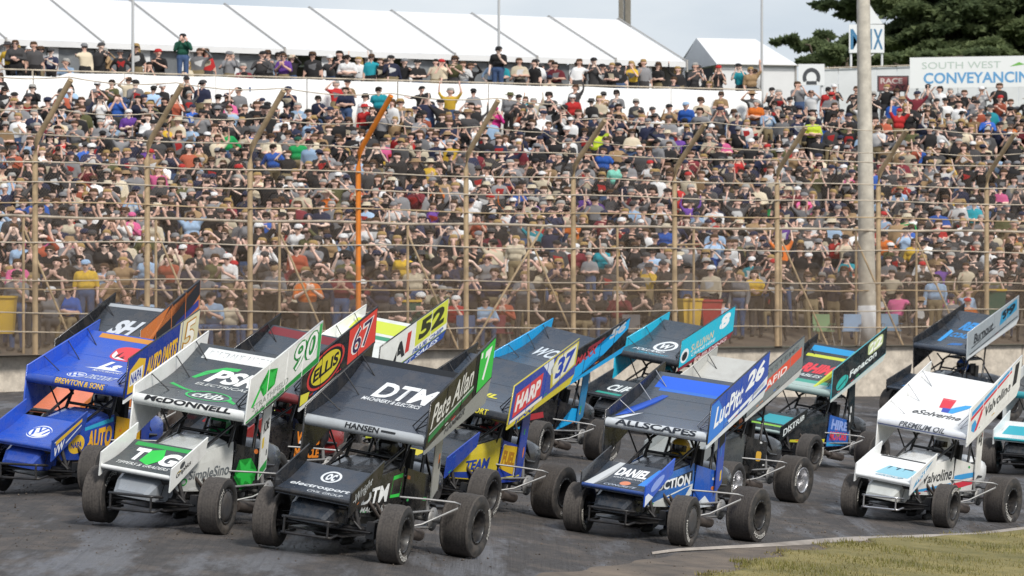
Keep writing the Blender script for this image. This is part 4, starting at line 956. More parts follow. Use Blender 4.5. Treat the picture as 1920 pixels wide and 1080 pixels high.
LIV['ellis'] = dict(panel='424A54', lead='7C2A2C', lb='1B1A1D', skirt='D8D9D8', rb='1A1C20', nose='343B44', nlb='8E2A2A', nrb='1A1C20', hood='23262B', side='1B1A1D', guard='1E1F22', tank='9C2F2E', lip='8A2E31', cage='22252A', sail='1A1B1E',
  art=[('P', 'top', rect(.02, .90, .99, .985), '7A3036'), ('T', 'top', '45', (.42, .40, .80, .68), 'DDE0E3', .05, .3), ('P', 'board', [(.0, .02), (.10, .0), (.12, .2), (.0, .3)], 'D8D04A'), ('E', 'board', (.32, .50, .25, .46), 'C43E3A'), ('E', 'board', (.32, .50, .225, .41), '1B1A1D', .0025), ('E', 'board', (.32, .50, .195, .35), 'CFC234', .0029), ('T', 'board', 'ELLIS', (.15, .34, .49, .66), '1B1A1D', .04, .1),
       ('P', 'board', rect(.62, .05, .995, .97), 'D8473C'), ('T', 'board', '67', (.66, .16, .96, .88), 'E9E4E0', .05, .1), ('T', 'board', '67', (.68, .20, .94, .84), '3A2C52', .0, .1, .006), ('T', 'guard', 'WIRED', (.08, .54, .94, .82), 'E8892E', .05), ('T', 'guard', 'MUSCLE', (.08, .18, .94, .46), 'E8892E', .05), ('P', 'nose', rect(.05, .84, .95, .95), '8A2E31')])
LIV['w52'] = dict(panel='D9DCD8', lead='D9DCD8', lb='E8EAE6', rb='ECEDE9', nose='D9DCD8', hood='D0D3CE', side='CFD6C0', tank='E0E2DE', lip='C6D24A', cage='3A3C3E', skirt='2A4FA0', guard='C9D24A',
  art=[('P', 'top', rect(.02, .80, .99, .96), 'C6D24A'), ('P', 'top', rect(.1, .70, .9, .76), '3E8C6A'), ('P', 'board', rect(.52, .22, .995, .98), 'CCD34A'), ('T', 'board', '52', (.57, .32, .95, .90), '33361E', .05, .1), ('T', 'board', 'A', (.20, .20, .38, .72), '2A2C2E', .05, .1), ('T', 'board', '1', (.38, .24, .46, .82), 'C43A36', .05, .1), ('T', 'board', 'BLUE CHIP', (.5, .04, .95, .17), '2A4FA0', .03, .1), ('P', 'board', [(0, 0), (.10, 0), (.14, .3), (.0, .4)], 'E0B93A'), ('P', 'board', [(.12, .0), (.98, .0), (.98, .03), (.12, .03)], '8FA03A'), ('T', 'skirt', 'FLEET SALES', (.2, .2, .9, .8), 'DDE4F0', .02, .1), ('P', 'nose', rect(.1, .1, .9, .5), 'C6D24A')])
LIV['harp'] = dict(panel='3B4654', lead='23272C', lb='2D49A8', skirt='D8C83A', rb='15171B', nose='343C46', nlb='2B48A4', nrb='1A1C20', hood='2A2F36', side='D6C23A', guard='2644AC', sail='2A48A8', tank='20242A', lip='191B1F', cage='1A1B1E', lbe='B5A93A',
  art=[('T', 'top', 'NL', (.50, .36, .80, .46), 'D6CF4A', .04, .1), ('T', 'lead', 'DEPOT TRANSPORT', (.2, .2, .8, .85), 'CFC33A', .03), ('P', 'board', [(.05, .12), (.46, .18), (.46, .78), (.05, .74)], 'D84A4A'), ('T', 'board', 'HARP', (.07, .24, .44, .66), 'F0E9E4', .05, .1), ('P', 'board', [(.02, .0), (.5, .0), (.5, .10), (.02, .08)], 'E9E5E0'), ('P', 'board', [(.44, .98), (.58, .55), (.64, .55), (.60, .98)], 'DDE3EA'),
       ('P', 'board', [(.62, .12), (.995, .30), (.995, .97), (.66, .95), (.58, .7)], 'C9BC3E'), ('P', 'board', [(.65, .18), (.97, .34), (.97, .92), (.68, .90), (.61, .7)], 'E6E4C8', .0026), ('T', 'board', '37', (.66, .30, .96, .84), '2B48B0', .05, .15), ('T', 'skirt', 'JPW', (.1, .1, .4, .9), '2B48A4', .03), ('T', 'side', 'TEAM', (.30, .3, .8, .6), '23409A', .04, .1), ('P', 'side', rect(.02, .04, .9, .24), '2B48A4'),
       ('P', 'guard', [(.0, .35), (.62, .2), (.62, .95), (.05, .90)], 'E0B92C'), ('T', 'guard', 'FUEL', (.06, .42, .58, .78), 'B07A1E', .05, .2), ('P', 'guard', [(.64, .14), (.70, .14), (.70, .96), (.64, .96)], 'E8E9EA'), ('P', 'guard', [(.0, .06), (.9, .16), (.9, .20), (.0, .11)], 'D6C93A'), ('P', 'nose', rect(.1, .1, .5, .4), 'C9BC3E')])
LIV['maxx'] = dict(panel='3A4350', lead='2C3138', lb='17181D', skirt='1FA6E6', rb='1FA6E6', nose='2F363F', nlb='1FA6E6', nrb='1FA6E6', hood='22262C', side='17181D', guard='1C1D22', tank='1B1D22', sail='2B7FB0', lip='17191D', cage='1B1C20', rbe='1FA6E6',
  art=[('T', 'top', 'WCR', (.24, .40, .66, .64), 'C9D2DA', .03, .3), ('P', 'board', [(0, .0), (.2, .0), (.45, .30), (.60, .22), (.995, .62), (.995, .99), (.70, .72), (.52, .62), (.40, .66), (.0, .34)], '1FA6E6'), ('T', 'board', 'MAXX', (.10, .46, .46, .74), 'B83A44', .04, .2), ('P', 'board', [(.30, .86), (.58, .86), (.52, .74), (.28, .76)], '8C2F3C'), ('T', 'board', '56', (.66, .64, .94, .96), 'B9C2CA', .05, .2),
       ('P', 'side', [(.0, .02), (.98, .02), (.98, .24), (.3, .2)], '1FA6E6'), ('P', 'side', [(.3, .4), (.7, .5), (.66, .7), (.3, .66)], 'A83038'), ('P', 'guard', [(.0, .1), (.95, .5), (.95, .95), (.6, .9), (.5, .5)], '1FA6E6'), ('P', 'nose', rect(.1, .1, .9, .3), '1FA6E6')])
LIV['wool'] = dict(panel='3B4550', lead='2B3138', lb='2CC0DC', rb='22B8DC', nose='2B3239', nlb='22272D', nrb='2B3038', hood='262B31', side='2C3138', guard='23272C', tank='2B9DB8', lip='2A9CC0', cage='1B1C20', skirt='8C3440',
  art=[('O', 'top', (.56, .42, .19, .17, .26), 'E6EAEC'), ('T', 'top', 'W', (.45, .34, .67, .50), 'E6EAEC', .04), ('T', 'top', 'POLLARD', (.12, .16, .72, .25), 'DDE2E6', .02, .2), ('T', 'top', 'TRANSPORT', (.3, .06, .9, .11), '58B4D0', .01, .2), ('T', 'board', '8', (.72, .40, .92, .92), 'F0F3F3', .06, .2), ('T', 'board', 'SULLIVAN', (.20, .30, .62, .58), 'D9C9A8', .02, .2), ('E', 'board', (.09, .34, .075, .25), 'E9EDEE'), ('E', 'board', (.09, .32, .05, .16), '23282C', .0026), ('T', 'board', 'CRANE HIRE', (.22, .12, .66, .24), 'E6EEF0', .01, .2), ('T', 'nose', 'CLIP', (.2, .4, .8, .76), 'DDE4E4', .03, .2), ('P', 'nose', rect(.1, .1, .8, .24), '2E9A8A'), ('T', 'skirt', 'BUILDING', (.3, .2, .9, .8), 'E3C9CC', .02)])
LIV['grey'] = dict(panel='BDBDB8', lead='AEB0AE', lb='7D8588', rb='B9BAB6', nose='9EA2A2', nlb='8A9092', nrb='8A9092', hood='6A7072', side='4A4F52', guard='1C1E20', tank='2A2D30', lip='3A3D40', cage='222426', skirt='C9CAC8', rim='alloy',
  art=[('P', 'top', [(.44, .40), (.52, .54), (.60, .46), (.66, .42), (.66, .40)], '3A5A86'), ('T', 'top', 'ALPINE', (.68, .40, .94, .48), '5A6E8C', .02), ('P', 'board', [(.18, .26), (.96, .42), (.96, .72), (.18, .58)], 'D8563E'), ('T', 'board', 'RAPID', (.22, .34, .70, .56), 'F0E4E0', .02, .1), ('T', 'board', 'SYSTEMS', (.3, .76, .9, .90), '5A6064', .01), ('P', 'guard', rrect(.5, .35, .75, .65), 'D9A93A')])
LIV['b26'] = dict(panel='49525E', lead='CDD3D8', lb='1F4FB8', skirt='DCE3EC', rb='1C2026', nose='39424E', nlb='2C5FD0', nrb='2A2E34', nlip='2B4A8C', hood='23272E', side='2668B8', guard='2B5FC0', sail='274FB4', tank='20252C', cone='1F252D', lip='14161A', cage='1C1E22', tie=True, rbe='24282E', cover=True,
  art=[('P', 'top', [(.06, .80), (.99, .80), (.99, .955), (.06, .955)], '2C63D8'), ('P', 'top', [(.12, .76), (.99, .76), (.99, .80), (.12, .80)], '3B6FC8', .0018), ('P', 'top', [(.0, .10), (.10, .22), (.30, .70), (.22, .70), (.0, .34)], '2B55B8'), ('P', 'top', [(.02, .02), (.12, .06), (.24, .30), (.10, .18)], 'DDE2E8'), ('T', 'lead', 'ALLSCAPES', (.10, .2, .9, .85), '2A2F38', .03),
       ('P', 'board', [(.0, .0), (.36, .0), (.12, .95), (.0, .95)], '3D7FD8'), ('T', 'board', 'LucPitt', (.08, .26, .56, .78), 'EEF2F8', .03, .2), ('P', 'board', [(.20, .0), (.95, .14), (.95, .24), (.3, .12)], 'E3E9F2'), ('P', 'board', [(.66, .0), (.995, .10), (.995, .32), (.74, .18)], 'E3E9F2'), ('T', 'board', '26', (.60, .44, .92, .92), 'F0F3F8', .05, .2), ('P', 'rboard', [(.3, .2), (.95, .3), (.95, .6), (.5, .5)], '2B55B8'),
       ('P', 'nose', [(.0, .0), (.16, .0), (.28, 1), (.18, 1)], 'C9CDD0'), ('T', 'nose', 'DANIEL', (.27, .58, .82, .86), 'EEF0F2', .04, .15), ('T', 'nose', 'EARTHMOVING', (.30, .48, .86, .54), 'C9CDD2', .01, .15), ('E', 'nose', (.60, .30, .09, .10), 'D88A6A'), ('T', 'nose', 'CONCRETE', (.3, .08, .86, .18), 'AEB8C8', .02, .15), ('P', 'nose', [(.82, .3), (.98, .3), (.98, .95), (.90, .95)], '3D86D8'),
       ('E', 'noseb', (.42, .52, .24, .26), '8FA6E8'), ('P', 'noseb', [(.0, .0), (.3, .0), (.1, .5), (.0, .5)], 'E3E9F2'), ('P', 'side', [(.0, .0), (.5, .0), (.98, .30), (.98, .55), (.2, .2)], 'CFD2D0'), ('P', 'side', [(.12, .52), (.96, .62), (.96, .86), (.15, .74)], '1F2A38'), ('T', 'side', 'OCTION', (.16, .54, .92, .82), 'E6EAEE', .03, .1), ('P', 'sail', rect(.1, .55, .9, .8), '1C2026'), ('P', 'guard', [(0, 0), (.9, 0), (.5, .3)], 'DDE3EA')])
LIV['teal'] = dict(panel='33383E', lead='A9BDB8', lb='202528', rb='17191C', nose='2A3A3E', nlb='1E2326', nrb='1A1C20', hood='22282B', side='23282C', guard='2F63B8', tank='1B1E22', lip='2E86C8', cage='1A1C1F', sail='23282C', skirt='C9D3CF', lbe='3E9CA8',
  art=[('P', 'top', rect(.06, .88, .99, .97), '2E96D0'), ('P', 'top', rect(.06, .78, .99, .83), 'C6CF4A'), ('P', 'top', [(.86, .05), (.99, .05), (.99, .97), (.86, .97)], '3AA0C0'), ('P', 'top', [(.82, .05), (.86, .05), (.86, .97), (.82, .97)], 'C6CF4A', .0025), ('T', 'top', 'RHIM', (.20, .44, .76, .66), 'D8444E', .06, .1), ('T', 'top', 'CABLES', (.2, .32, .7, .40), 'C9D0D0', .02, .2), ('P', 'top', rect(.0, .02, .99, .14), 'A9BDB8'), ('P', 'top', rect(.0, .14, .99, .24), '4AA08F'),
       ('P', 'board', rect(.62, .40, .97, .96), '30352F'), ('P', 'board', rrect(.65, .46, .93, .92), 'C6D39A', .0024), ('T', 'board', '22', (.67, .52, .91, .87), 'F2F4EE', .04, .1), ('E', 'board', (.19, .28, .11, .22), '38B0A8'), ('P', 'board', [(.1, .2), (.27, .34), (.27, .30), (.12, .16)], '202528', .0026), ('T', 'board', 'Fenacon', (.32, .22, .82, .46), 'E3ECEA', .03, .1), ('P', 'nose', [(.1, .5), (.9, .5), (.95, .9), (.2, .9)], '3A9CA8'), ('P', 'nose', rect(.05, .3, .95, .4), '8CC04A'), ('T', 'noseb', 'DISTRIB', (.1, .2, .9, .7), 'DDE4E4', .02), ('T', 'guard', 'HIRE', (.1, .56, .9, .9), '8FA6E0', .05, .1), ('T', 'guard', 'MOTORS', (.1, .2, .9, .5), 'D84A5A', .05, .1), ('P', 'side', [(.1, .04), (.98, .06), (.98, .2), (.1, .16)], 'D8D23A'), ('P', 'guard', rect(.0, .02, 1, .14), '2E9AC8')])
LIV['valv'] = dict(panel='E9EAEA', lead='DADDE3', lb='ECEDED', rb='ECEDEC', nose='ECEDED', nlb='ECEDED', nrb='ECEDED', nlip='E6E8E8', hood='E4E5E3', side='E9E9E6', guard='E6E6E3', sail='E9E9E6', tank='E6E7E6', cone='BFC2C0', cage='26282B', lip='3A3D42', lbe='E6E7E6', skirt='E9EAEA', tie=True, cbump=True,
  art=[('P', 'top', [(.50, .50), (.66, .50), (.64, .68), (.45, .68)], 'D23A4A'), ('P', 'top', [(.58, .42), (.68, .42), (.66, .52), (.55, .51)], '3A4FB0', .0028), ('P', 'top', [(.68, .42), (.74, .42), (.94, .64), (.80, .62), (.66, .52)], '3E9CD8', .0025), ('T', 'top', 'eSolverine', (.24, .28, .92, .39), '3E4146', .02, .2), ('T', 'lead', 'PREMIUM OIL', (.24, .2, .76, .9), '4A4E54', .02, .2), ('P', 'lead', rect(.0, .02, 1, .12), '4A5AA0'),
       ('P', 'board', [(.04, .70), (.80, .90), (.80, .98), (.04, .84)], '3E9CD8'), ('P', 'board', [(.03, .58), (.80, .80), (.80, .87), (.03, .68)], 'D23A4A'), ('T', 'board', '1', (.84, .28, .95, .92), '2A2C30', .05, .1), ('P', 'board', [(.06, .26), (.12, .12), (.18, .20), (.12, .50), (.06, .44)], '3E9CD8'), ('P', 'board', [(.12, .12), (.17, .12), (.30, .62), (.23, .60), (.16, .30)], 'D23A4A', .0026), ('T', 'board', 'Valvoline', (.31, .24, .80, .56), '33363A', .02, .15),
       ('P', 'nose', [(.24, .24), (.92, .20), (.94, .62), (.34, .66)], '8FC3D4'), ('T', 'nose', 'MHT', (.34, .28, .86, .64), '2C4658', .05, .25), ('T', 'nose', 'GROUP', (.30, .10, .86, .18), '3E8CA8', .02, .2), ('P', 'nose', rect(.02, .95, .98, .99), '22252A'), ('P', 'noseb', [(.08, .18), (.45, .34), (.85, .80), (.60, .78), (.2, .5)], '5A9CC4'), ('T', 'noseb', 'MHT', (.22, .36, .62, .70), 'E9F0F4', .03, .1),
       ('T', 'side', 'Valvoline', (.22, .44, .96, .78), '3A3D40', .02, .15), ('P', 'side', [(.0, .12), (.98, .18), (.98, .34), (.0, .18)], '3E9CD8'), ('P', 'side', [(.55, .02), (.98, .04), (.98, .14), (.55, .10)], 'D23A4A'), ('P', 'guard', [(.0, .42), (.98, .58), (.98, .74), (.0, .56)], '3E9CD8'), ('P', 'guard', [(.0, .18), (.98, .34), (.98, .50), (.0, .36)], 'D23A4A'), ('T', 'sail', 'AMCOR', (.2, .5, .8, .6), '3A3D40', .02)])
LIV['s99'] = dict(panel='3A434E', lead='3A4452', lb='9AA3A9', rb='1C1F24', nose='2B3644', nlb='8A9298', nrb='22262C', hood='26303C', side='2A333E', tank='22262C', lip='22262C', cage='202226', skirt='C9CED1', lbe='B5BCC0',
  art=[('T', 'top', 'REEF', (.34, .62, .82, .82), '3A8CD0', .05, .3), ('T', 'top', 'COAST', (.34, .40, .86, .54), '3A8CD0', .04, .3), ('P', 'top', [(.28, .2), (.36, .2), (.30, .56), (.2, .6)], '3E9CE0'), ('P', 'top', [(.6, .1), (.9, .16), (.86, .24), (.64, .2)], '2F6CB0'), ('T', 'board', 'Burnout', (.12, .34, .50, .74), '23272C', .03, .2), ('P', 'board', [(.08, .22), (.54, .38), (.54, .42), (.08, .27)], '23272C'), ('P', 'board', [(.62, .30), (.96, .46), (.96, .94), (.66, .84)], '2F88B0'), ('T', 'board', '99', (.67, .46, .93, .84), '14202A', .05, .15), ('P', 'board', [(.05, .0), (.98, .10), (.98, .15), (.05, .05)], '2A2E33'), ('P', 'nose', [(.3, .2), (.8, .3), (.9, .8), (.5, .6)], '2F78B8')])
LIV['aqua'] = dict(panel='2C3138', lead='2F9CA8', lb='2F9CA8', rb='E3E6E6', nose='DDE2E2', nlb='2F9CA8', nrb='E3E6E6', hood='33A0AE', side='2F9CA8', tank='22262C', cage='22252A', rbe='C9CED0',
  art=[('P', 'nose', rect(.05, .3, .95, .8), '35A3B4'), ('T', 'board', '14', (.65, .3, .93, .9), 'F0F2F2', .05)])

car('black and grey sprint car with white DTM wing lettering and a green number seven panel', (735, 1056), 21.5, LIV['dtm'], -3, -.03, -.05, 3.4)
car('white and green sprint car numbered ninety with TAG on its nose wing', (404, 1001), 23.8, LIV['tag'], -4.2, .05, -.04, .2)
car('blue and gold sprint car with a round car maker emblem on its nose wing', (180, 930), 25.5, LIV['napa'], -6, -.02, -.05, -2)
car('orange nosed sprint car almost hidden behind the blue and gold car', (218, 853), 26.3, LIV['orange'], -5, 0, .05, 2)
car('black and red sprint car with yellow ELLIS oval on its side board', (502, 940), 29.7, LIV['ellis'], -5, .06, -.06, 5)
car('white and lime sprint car numbered fifty two at the back of the pack', (642, 876), 33, LIV['w52'], -4, -.05, 0, 3.9)
car('blue and yellow sprint car numbered thirty seven with red HARP lettering', (901, 971), 27.2, LIV['harp'], -2.8, .19, -.08, .5)
car('black and sky blue sprint car numbered fifty six', (1007, 861), 32, LIV['maxx'], -4.7, .03, .02, 1)
car('turquoise sprint car with a white ringed W on its dark wing', (1224, 816), 37, LIV['wool'], -3.5, 0, 0, 2, 1.06)
car('pale grey winged sprint car with red banner on its side board and alloy wheels', (1366, 945), 31.5, LIV['grey'], -1.6, .30, 0, 2.5)
car('royal blue and black sprint car numbered twenty six with DANIEL on its nose wing', (1278, 1023), 27.4, LIV['b26'], -2.3, .07, 0, 1.4)
car('black and teal sprint car numbered twenty two with red lettering on its wing', (1515, 881), 38, LIV['teal'], -3, .11, 0, 6)
car('white sprint car with red and blue V emblem and red and blue side stripes', (1771, 989), 31, LIV['valv'], -4.7, .03, -.02, 5)
car('silver and black sprint car numbered ninety nine ahead of the far wall', (1773, 790), 46, LIV['s99'], -5, .03, .10, 4.5, 1.12)
car('turquoise and white sprint car mostly hidden behind the white striped car', (2004, 894), 28, LIV['aqua'], -3)
# ------------------------------------------------------------------ people
def caps_bm(caps, sub):
    bm = bmesh.new()
    for (_, a, b, ra, rb) in caps:
        b2 = bmesh.new()
        bmesh.ops.create_icosphere(b2, subdivisions=sub, radius=ra, matrix=Matrix.Translation(a))
        if (Vector(a) - Vector(b)).length > 1e-4: bmesh.ops.create_icosphere(b2, subdivisions=sub, radius=rb, matrix=Matrix.Translation(b))
        r = bmesh.ops.convex_hull(b2, input=b2.verts)
        dele = [g for g in r['geom_interior'] if isinstance(g, bmesh.types.BMVert)]
        if dele: bmesh.ops.delete(b2, geom=dele, context='VERTS')
        me = bpy.data.meshes.new('tmp'); b2.to_mesh(me); b2.free(); bm.from_mesh(me); bpy.data.meshes.remove(me)
    return bm
ARMS = {   # (elbow, wrist, hand direction) for the person's side s = +1 (x > 0); x is multiplied by s
    'standing': [((.25, .02, 1.13), (.26, -.06, .90), (0, -.1, -1))] * 2,
    'arms': [((.27, -.03, 1.16), (.03, -.22, 1.19), (-1, -.1, .1)), ((.27, -.03, 1.17), (.03, -.20, 1.14), (-1, 0, .1))],
    'filming': [((.24, -.20, 1.24), (.10, -.28, 1.50), (-.3, -.2, 1)), ((.25, -.18, 1.22), (.09, -.28, 1.52), (-.3, -.2, 1))],
    'clapping': [((.27, -.10, 1.17), (.05, -.32, 1.33), (-.1, -.5, 1)), ((.27, -.10, 1.17), (.05, -.32, 1.33), (-.1, -.5, 1))],
    'waving': [((.33, -.04, 1.58), (.30, -.08, 1.84), (.1, -.1, 1)), ((.25, .02, 1.13), (.24, -.08, .92), (0, -.2, -1))],
    'cheering': [((.33, -.04, 1.58), (.26, -.06, 1.86), (0, 0, 1)), ((.32, -.02, 1.60), (.30, -.04, 1.86), (0, 0, 1))],
    'drinking': [((.26, -.12, 1.16), (.12, -.26, 1.36), (-.2, -.4, 1)), ((.25, .02, 1.14), (.25, -.10, .92), (0, -.2, -1))],
    'hips': [((.36, .08, 1.16), (.19, -.03, 1.00), (-1, -.3, -.2)), ((.36, .08, 1.16), (.19, -.03, 1.00), (-1, -.3, -.2))],
    'pointing': [((.30, -.22, 1.34), (.36, -.46, 1.38), (.2, -1, .1)), ((.25, .02, 1.13), (.24, -.08, .92), (0, -.2, -1))],
    'shading': [((.34, -.06, 1.46), (.12, -.15, 1.71), (-1, 0, 0)), ((.25, .02, 1.13), (.20, -.14, .98), (-.5, -.3, -.4))],
    'driving': [((.27, -.16, 1.16), (.15, -.42, 1.22), (-.3, -.6, .3)), ((.27, -.16, 1.16), (.15, -.42, 1.22), (-.3, -.6, .3))],
}
def skeleton(arms, sit, female=False):
    c = []; A = lambda t, p, q, r0, r1: c.append((t, Vector(p), Vector(q), r0, r1))
    sw = .165 if female else .19
    A('torso', (-.10, .01, 1.33), (.10, .01, 1.33), .118, .118); A('torso', (-.07, .0, 1.16), (.07, .0, 1.16), .115, .115)
    A('torso', (-sw + .02, .01, 1.41), (sw - .02, .01, 1.41), .072, .072); A('torso', (-.06, .01, 1.445), (.06, .01, 1.445), .06, .06)
    A('hips', (-.08, .01, .98), (.08, .01, .98), .118, .118)
    A('neck', (0, .01, 1.42), (0, -.005, 1.56), .058, .052)
    h_ = -.033
    A('head', (0, .012, 1.675 + h_), (0, .0, 1.665 + h_), .100, .096); A('head', (0, -.035, 1.60 + h_), (0, -.03, 1.63 + h_), .060, .072)
    A('head', (0, -.098, 1.655 + h_), (0, -.108, 1.632 + h_), .012, .018)
    for s in (1, -1): A('head', (.098 * s, .01, 1.655 + h_), (.100 * s, .015, 1.635 + h_), .018, .014)
    for s, (el, wr, hd) in zip((1, -1), ARMS[arms]):
        sh = Vector((sw * s, .01, 1.40)); e = Vector((el[0] * s, el[1], el[2])); w_ = Vector((wr[0] * s, wr[1], wr[2])); d = Vector((hd[0] * s, hd[1], hd[2])).normalized()
        A('uarm', sh, e, .062, .046); A('farm', e, w_, .045, .032)
        A('hand', w_, w_ + d * .075, .032, .036)
        sd = d.cross(Vector((0, 1, 0)) if abs(d.y) < .8 else Vector((0, 0, 1))).normalized()
        for k, ln in ((-1.5, .065), (-.5, .08), (.5, .085), (1.5, .07)):
            p = w_ + d * .085 + sd * (.019 * k); A('hand', p, p + d * ln * .6 + sd * .004 * k, .0115, .011); A('hand', p + d * ln * .6, p + d * ln * .9 + Vector((0, .02, -.012)), .011, .0095)
        p = w_ + d * .03 - sd * .03; A('hand', p, p + d * .045 - sd * .028, .013, .011)
    if sit:
        dz = Vector((0, 0, -.47)); c2 = [(t, a + dz, b + dz, r0, r1) for (t, a, b, r0, r1) in c]; c[:] = c2
        for s in (1, -1):
            A('thigh', (.09 * s, .0, .50), (.13 * s, -.42, .52), .088, .064); A('shin', (.13 * s, -.42, .52), (.13 * s, -.40, .10), .06, .042); A('foot', (.13 * s, -.37, .05), (.14 * s, -.56, .04), .045, .038)
    else:
        for s in (1, -1):
            A('thigh', (.09 * s, .0, .95), (.105 * s, -.015, .52), .09, .062); A('shin', (.105 * s, -.015, .52), (.11 * s, .02, .10), .06, .042); A('foot', (.11 * s, .02, .05), (.12 * s, -.17, .04), .045, .038)
    return c
def grown(caps, voxel, target):
    bm = caps_bm(caps, 1 if voxel > .02 else 2); me = bpy.data.meshes.new('grow'); bm.to_mesh(me); bm.free()
    o = bpy.data.objects.new('grow', me); COL.objects.link(o)
    r = o.modifiers.new('r', 'REMESH'); r.mode = 'VOXEL'; r.voxel_size = voxel
    s = o.modifiers.new('s', 'SMOOTH'); s.factor = .5; s.iterations = 2
    t = o.modifiers.new('t', 'TRIANGULATE')
    n0 = len(bpy.data.meshes.new_from_object(o.evaluated_get(bpy.context.evaluated_depsgraph_get())).polygons)
    d = o.modifiers.new('d', 'DECIMATE'); d.ratio = min(1.0, target / max(1, n0))
    out_ = bpy.data.meshes.new_from_object(o.evaluated_get(bpy.context.evaluated_depsgraph_get()))
    bpy.data.objects.remove(o)
    bm = bmesh.new(); bm.from_mesh(out_); bmesh.ops.triangulate(bm, faces=bm.faces); bm.to_mesh(out_); bm.free()
    V = np.array([v.co[:] for v in out_.vertices]); T = np.array([p.vertices[:] for p in out_.polygons]); NV = np.array([v.normal[:] for v in out_.vertices])
    C_ = V[T].mean(1); best = np.full(len(T), 1e9); tg = np.zeros(len(T), int); names = []
    for (t_, a, b, ra, rb) in caps:
        a, b = np.array(a), np.array(b); ab = b - a; L2 = max(1e-9, ab @ ab); k = np.clip((C_ - a) @ ab / L2, 0, 1); dd = np.linalg.norm(C_ - a - k[:, None] * ab, axis=1) - (ra + (rb - ra) * k)
        if t_ not in names: names.append(t_)
        m = dd < best; best[m] = dd[m]; tg[m] = names.index(t_)
    return V, T, NV, np.array(names)[tg]
SKIN = obcol('skin', .55, .10, 9, .4); CLOTH = obcol('cloth', .85, .16, 12, .2); HAIR = obcol('hair_and_hats', .8, .15, 30, .2)
LENS = mat('dark_lens', (.012, .012, .014), .15)
def sub_mesh(name, V, T, NV, mask, off):
    t = T[mask]; used, inv = np.unique(t, return_inverse=True); t = inv.reshape(-1, 3)
    v = V[used] + NV[used] * off
    me = bpy.data.meshes.new(name); me.from_pydata([tuple(p) for p in v], [], [tuple(map(int, q)) for q in t]); me.polygons.foreach_set('use_smooth', [True] * len(t)); return me
HEADZ = 1.632
def cap_mb():
    m = MB(); pr = [(.112, .0), (.112, .02), (.10, .052), (.07, .080), (.03, .092), (.0, .095)]
    m.lathe(pr, 14, 'z', (0, .014, HEADZ + .035))
    P_ = [(-.085, -.075), (-.08, -.11), (-.045, -.145), (0, -.155), (.045, -.145), (.08, -.11), (.085, -.075)]
    m.prism(P_, lambda p: Vector((p[0], p[1], HEADZ + .035 - abs(p[0]) * .15)), lambda p: Vector((p[0], p[1], HEADZ + .022 - abs(p[0]) * .15))); return m
def hat_mb(): return MB().lathe([(.20, .015), (.19, .028), (.12, .035), (.112, .07), (.09, .115), (.0, .12)], 16, 'z', (0, .012, HEADZ + .01))
def hair_mb():
    m = MB(); vs = []; n, k = 14, 6
    for j in range(k + 1):
        for i in range(n):
            a = 6.2832 * i / n; fr = .5 + .5 * math.cos(a + math.pi / 2)        # 1 at the face side
            lo = -.085 + .125 * fr; z = lo + (.118 - lo) * math.sin(j / k * 1.5708); r = .112 * math.cos(j / k * 1.5708) ** .45 if j < k else .001
            vs.append((r * math.cos(a), .016 + r * math.sin(a), HEADZ + z))
    fs = [(j * n + i, j * n + (i + 1) % n, (j + 1) * n + (i + 1) % n, (j + 1) * n + i) for j in range(k) for i in range(n)]
    return m.add(vs, fs, True)
def longhair_mb():
    m = hair_mb(); m.loft([[Vector((w_ * math.cos(a), .06 + .05 * math.sin(a), z)) for a in [6.2832 * i / 10 for i in range(10)]] for z, w_ in ((HEADZ + .05, .10), (HEADZ - .05, .118), (HEADZ - .16, .115), (HEADZ - .28, .075))]); return m
def glasses_mb():
    m = MB()
    for s in (1, -1): m.box((.048 * s - .034, -.112, HEADZ - .024), (.048 * s + .034, -.094, HEADZ + .014)); m.box((.092 * s - .006, -.10, HEADZ - .004), (.092 * s + .006, .01, HEADZ + .008))
    m.box((-.016, -.112, HEADZ - .004), (.016, -.10, HEADZ + .008)); return m
def eye_mb(s=1): return MB().lathe([(0, -.098), (.014, -.095), (.014, -.086), (0, -.08)], 8, 'y', (.04 * s, 0, HEADZ - .002))
def mouth_mb(): return MB().box((-.026, -.096, HEADZ - .072), (.026, -.084, HEADZ - .062))
GEAR = {'cap': cap_mb, 'hat': hat_mb, 'hair': hair_mb, 'long': longhair_mb}
def geared(kind, sit):
    k = f'{kind}{sit}'
    if k not in CM:
        me = {'glasses': glasses_mb, 'eye1': eye_mb, 'eye2': lambda: eye_mb(-1), 'mouth': mouth_mb, **GEAR}[kind]().mesh(kind)
        if sit: me.transform(Matrix.Translation((0, 0, -.47)))
        CM[k] = me
    return CM[k]
PROTO = {}
def proto(arms, sit, fem):
    k = (arms, sit, fem)
    if k not in PROTO:
        V, T, NV, tg = grown(skeleton(arms, sit, fem), .017, 2300)
        PROTO[k] = dict(body=sub_mesh('body', V, T, NV, np.ones(len(T), bool), 0), shirt=sub_mesh('shirt', V, T, NV, np.isin(tg, ['torso', 'uarm']), .011),
                        hoodie=sub_mesh('hoodie', V, T, NV, np.isin(tg, ['torso', 'uarm', 'farm']), .014), trousers=sub_mesh('trousers', V, T, NV, np.isin(tg, ['hips', 'thigh', 'shin']), .010), shoe=[sub_mesh('shoe', V, T, NV, (tg == 'foot') & (s * V[T].mean(1)[:, 0] > 0), .008) for s in (1, -1)])
    return PROTO[k]
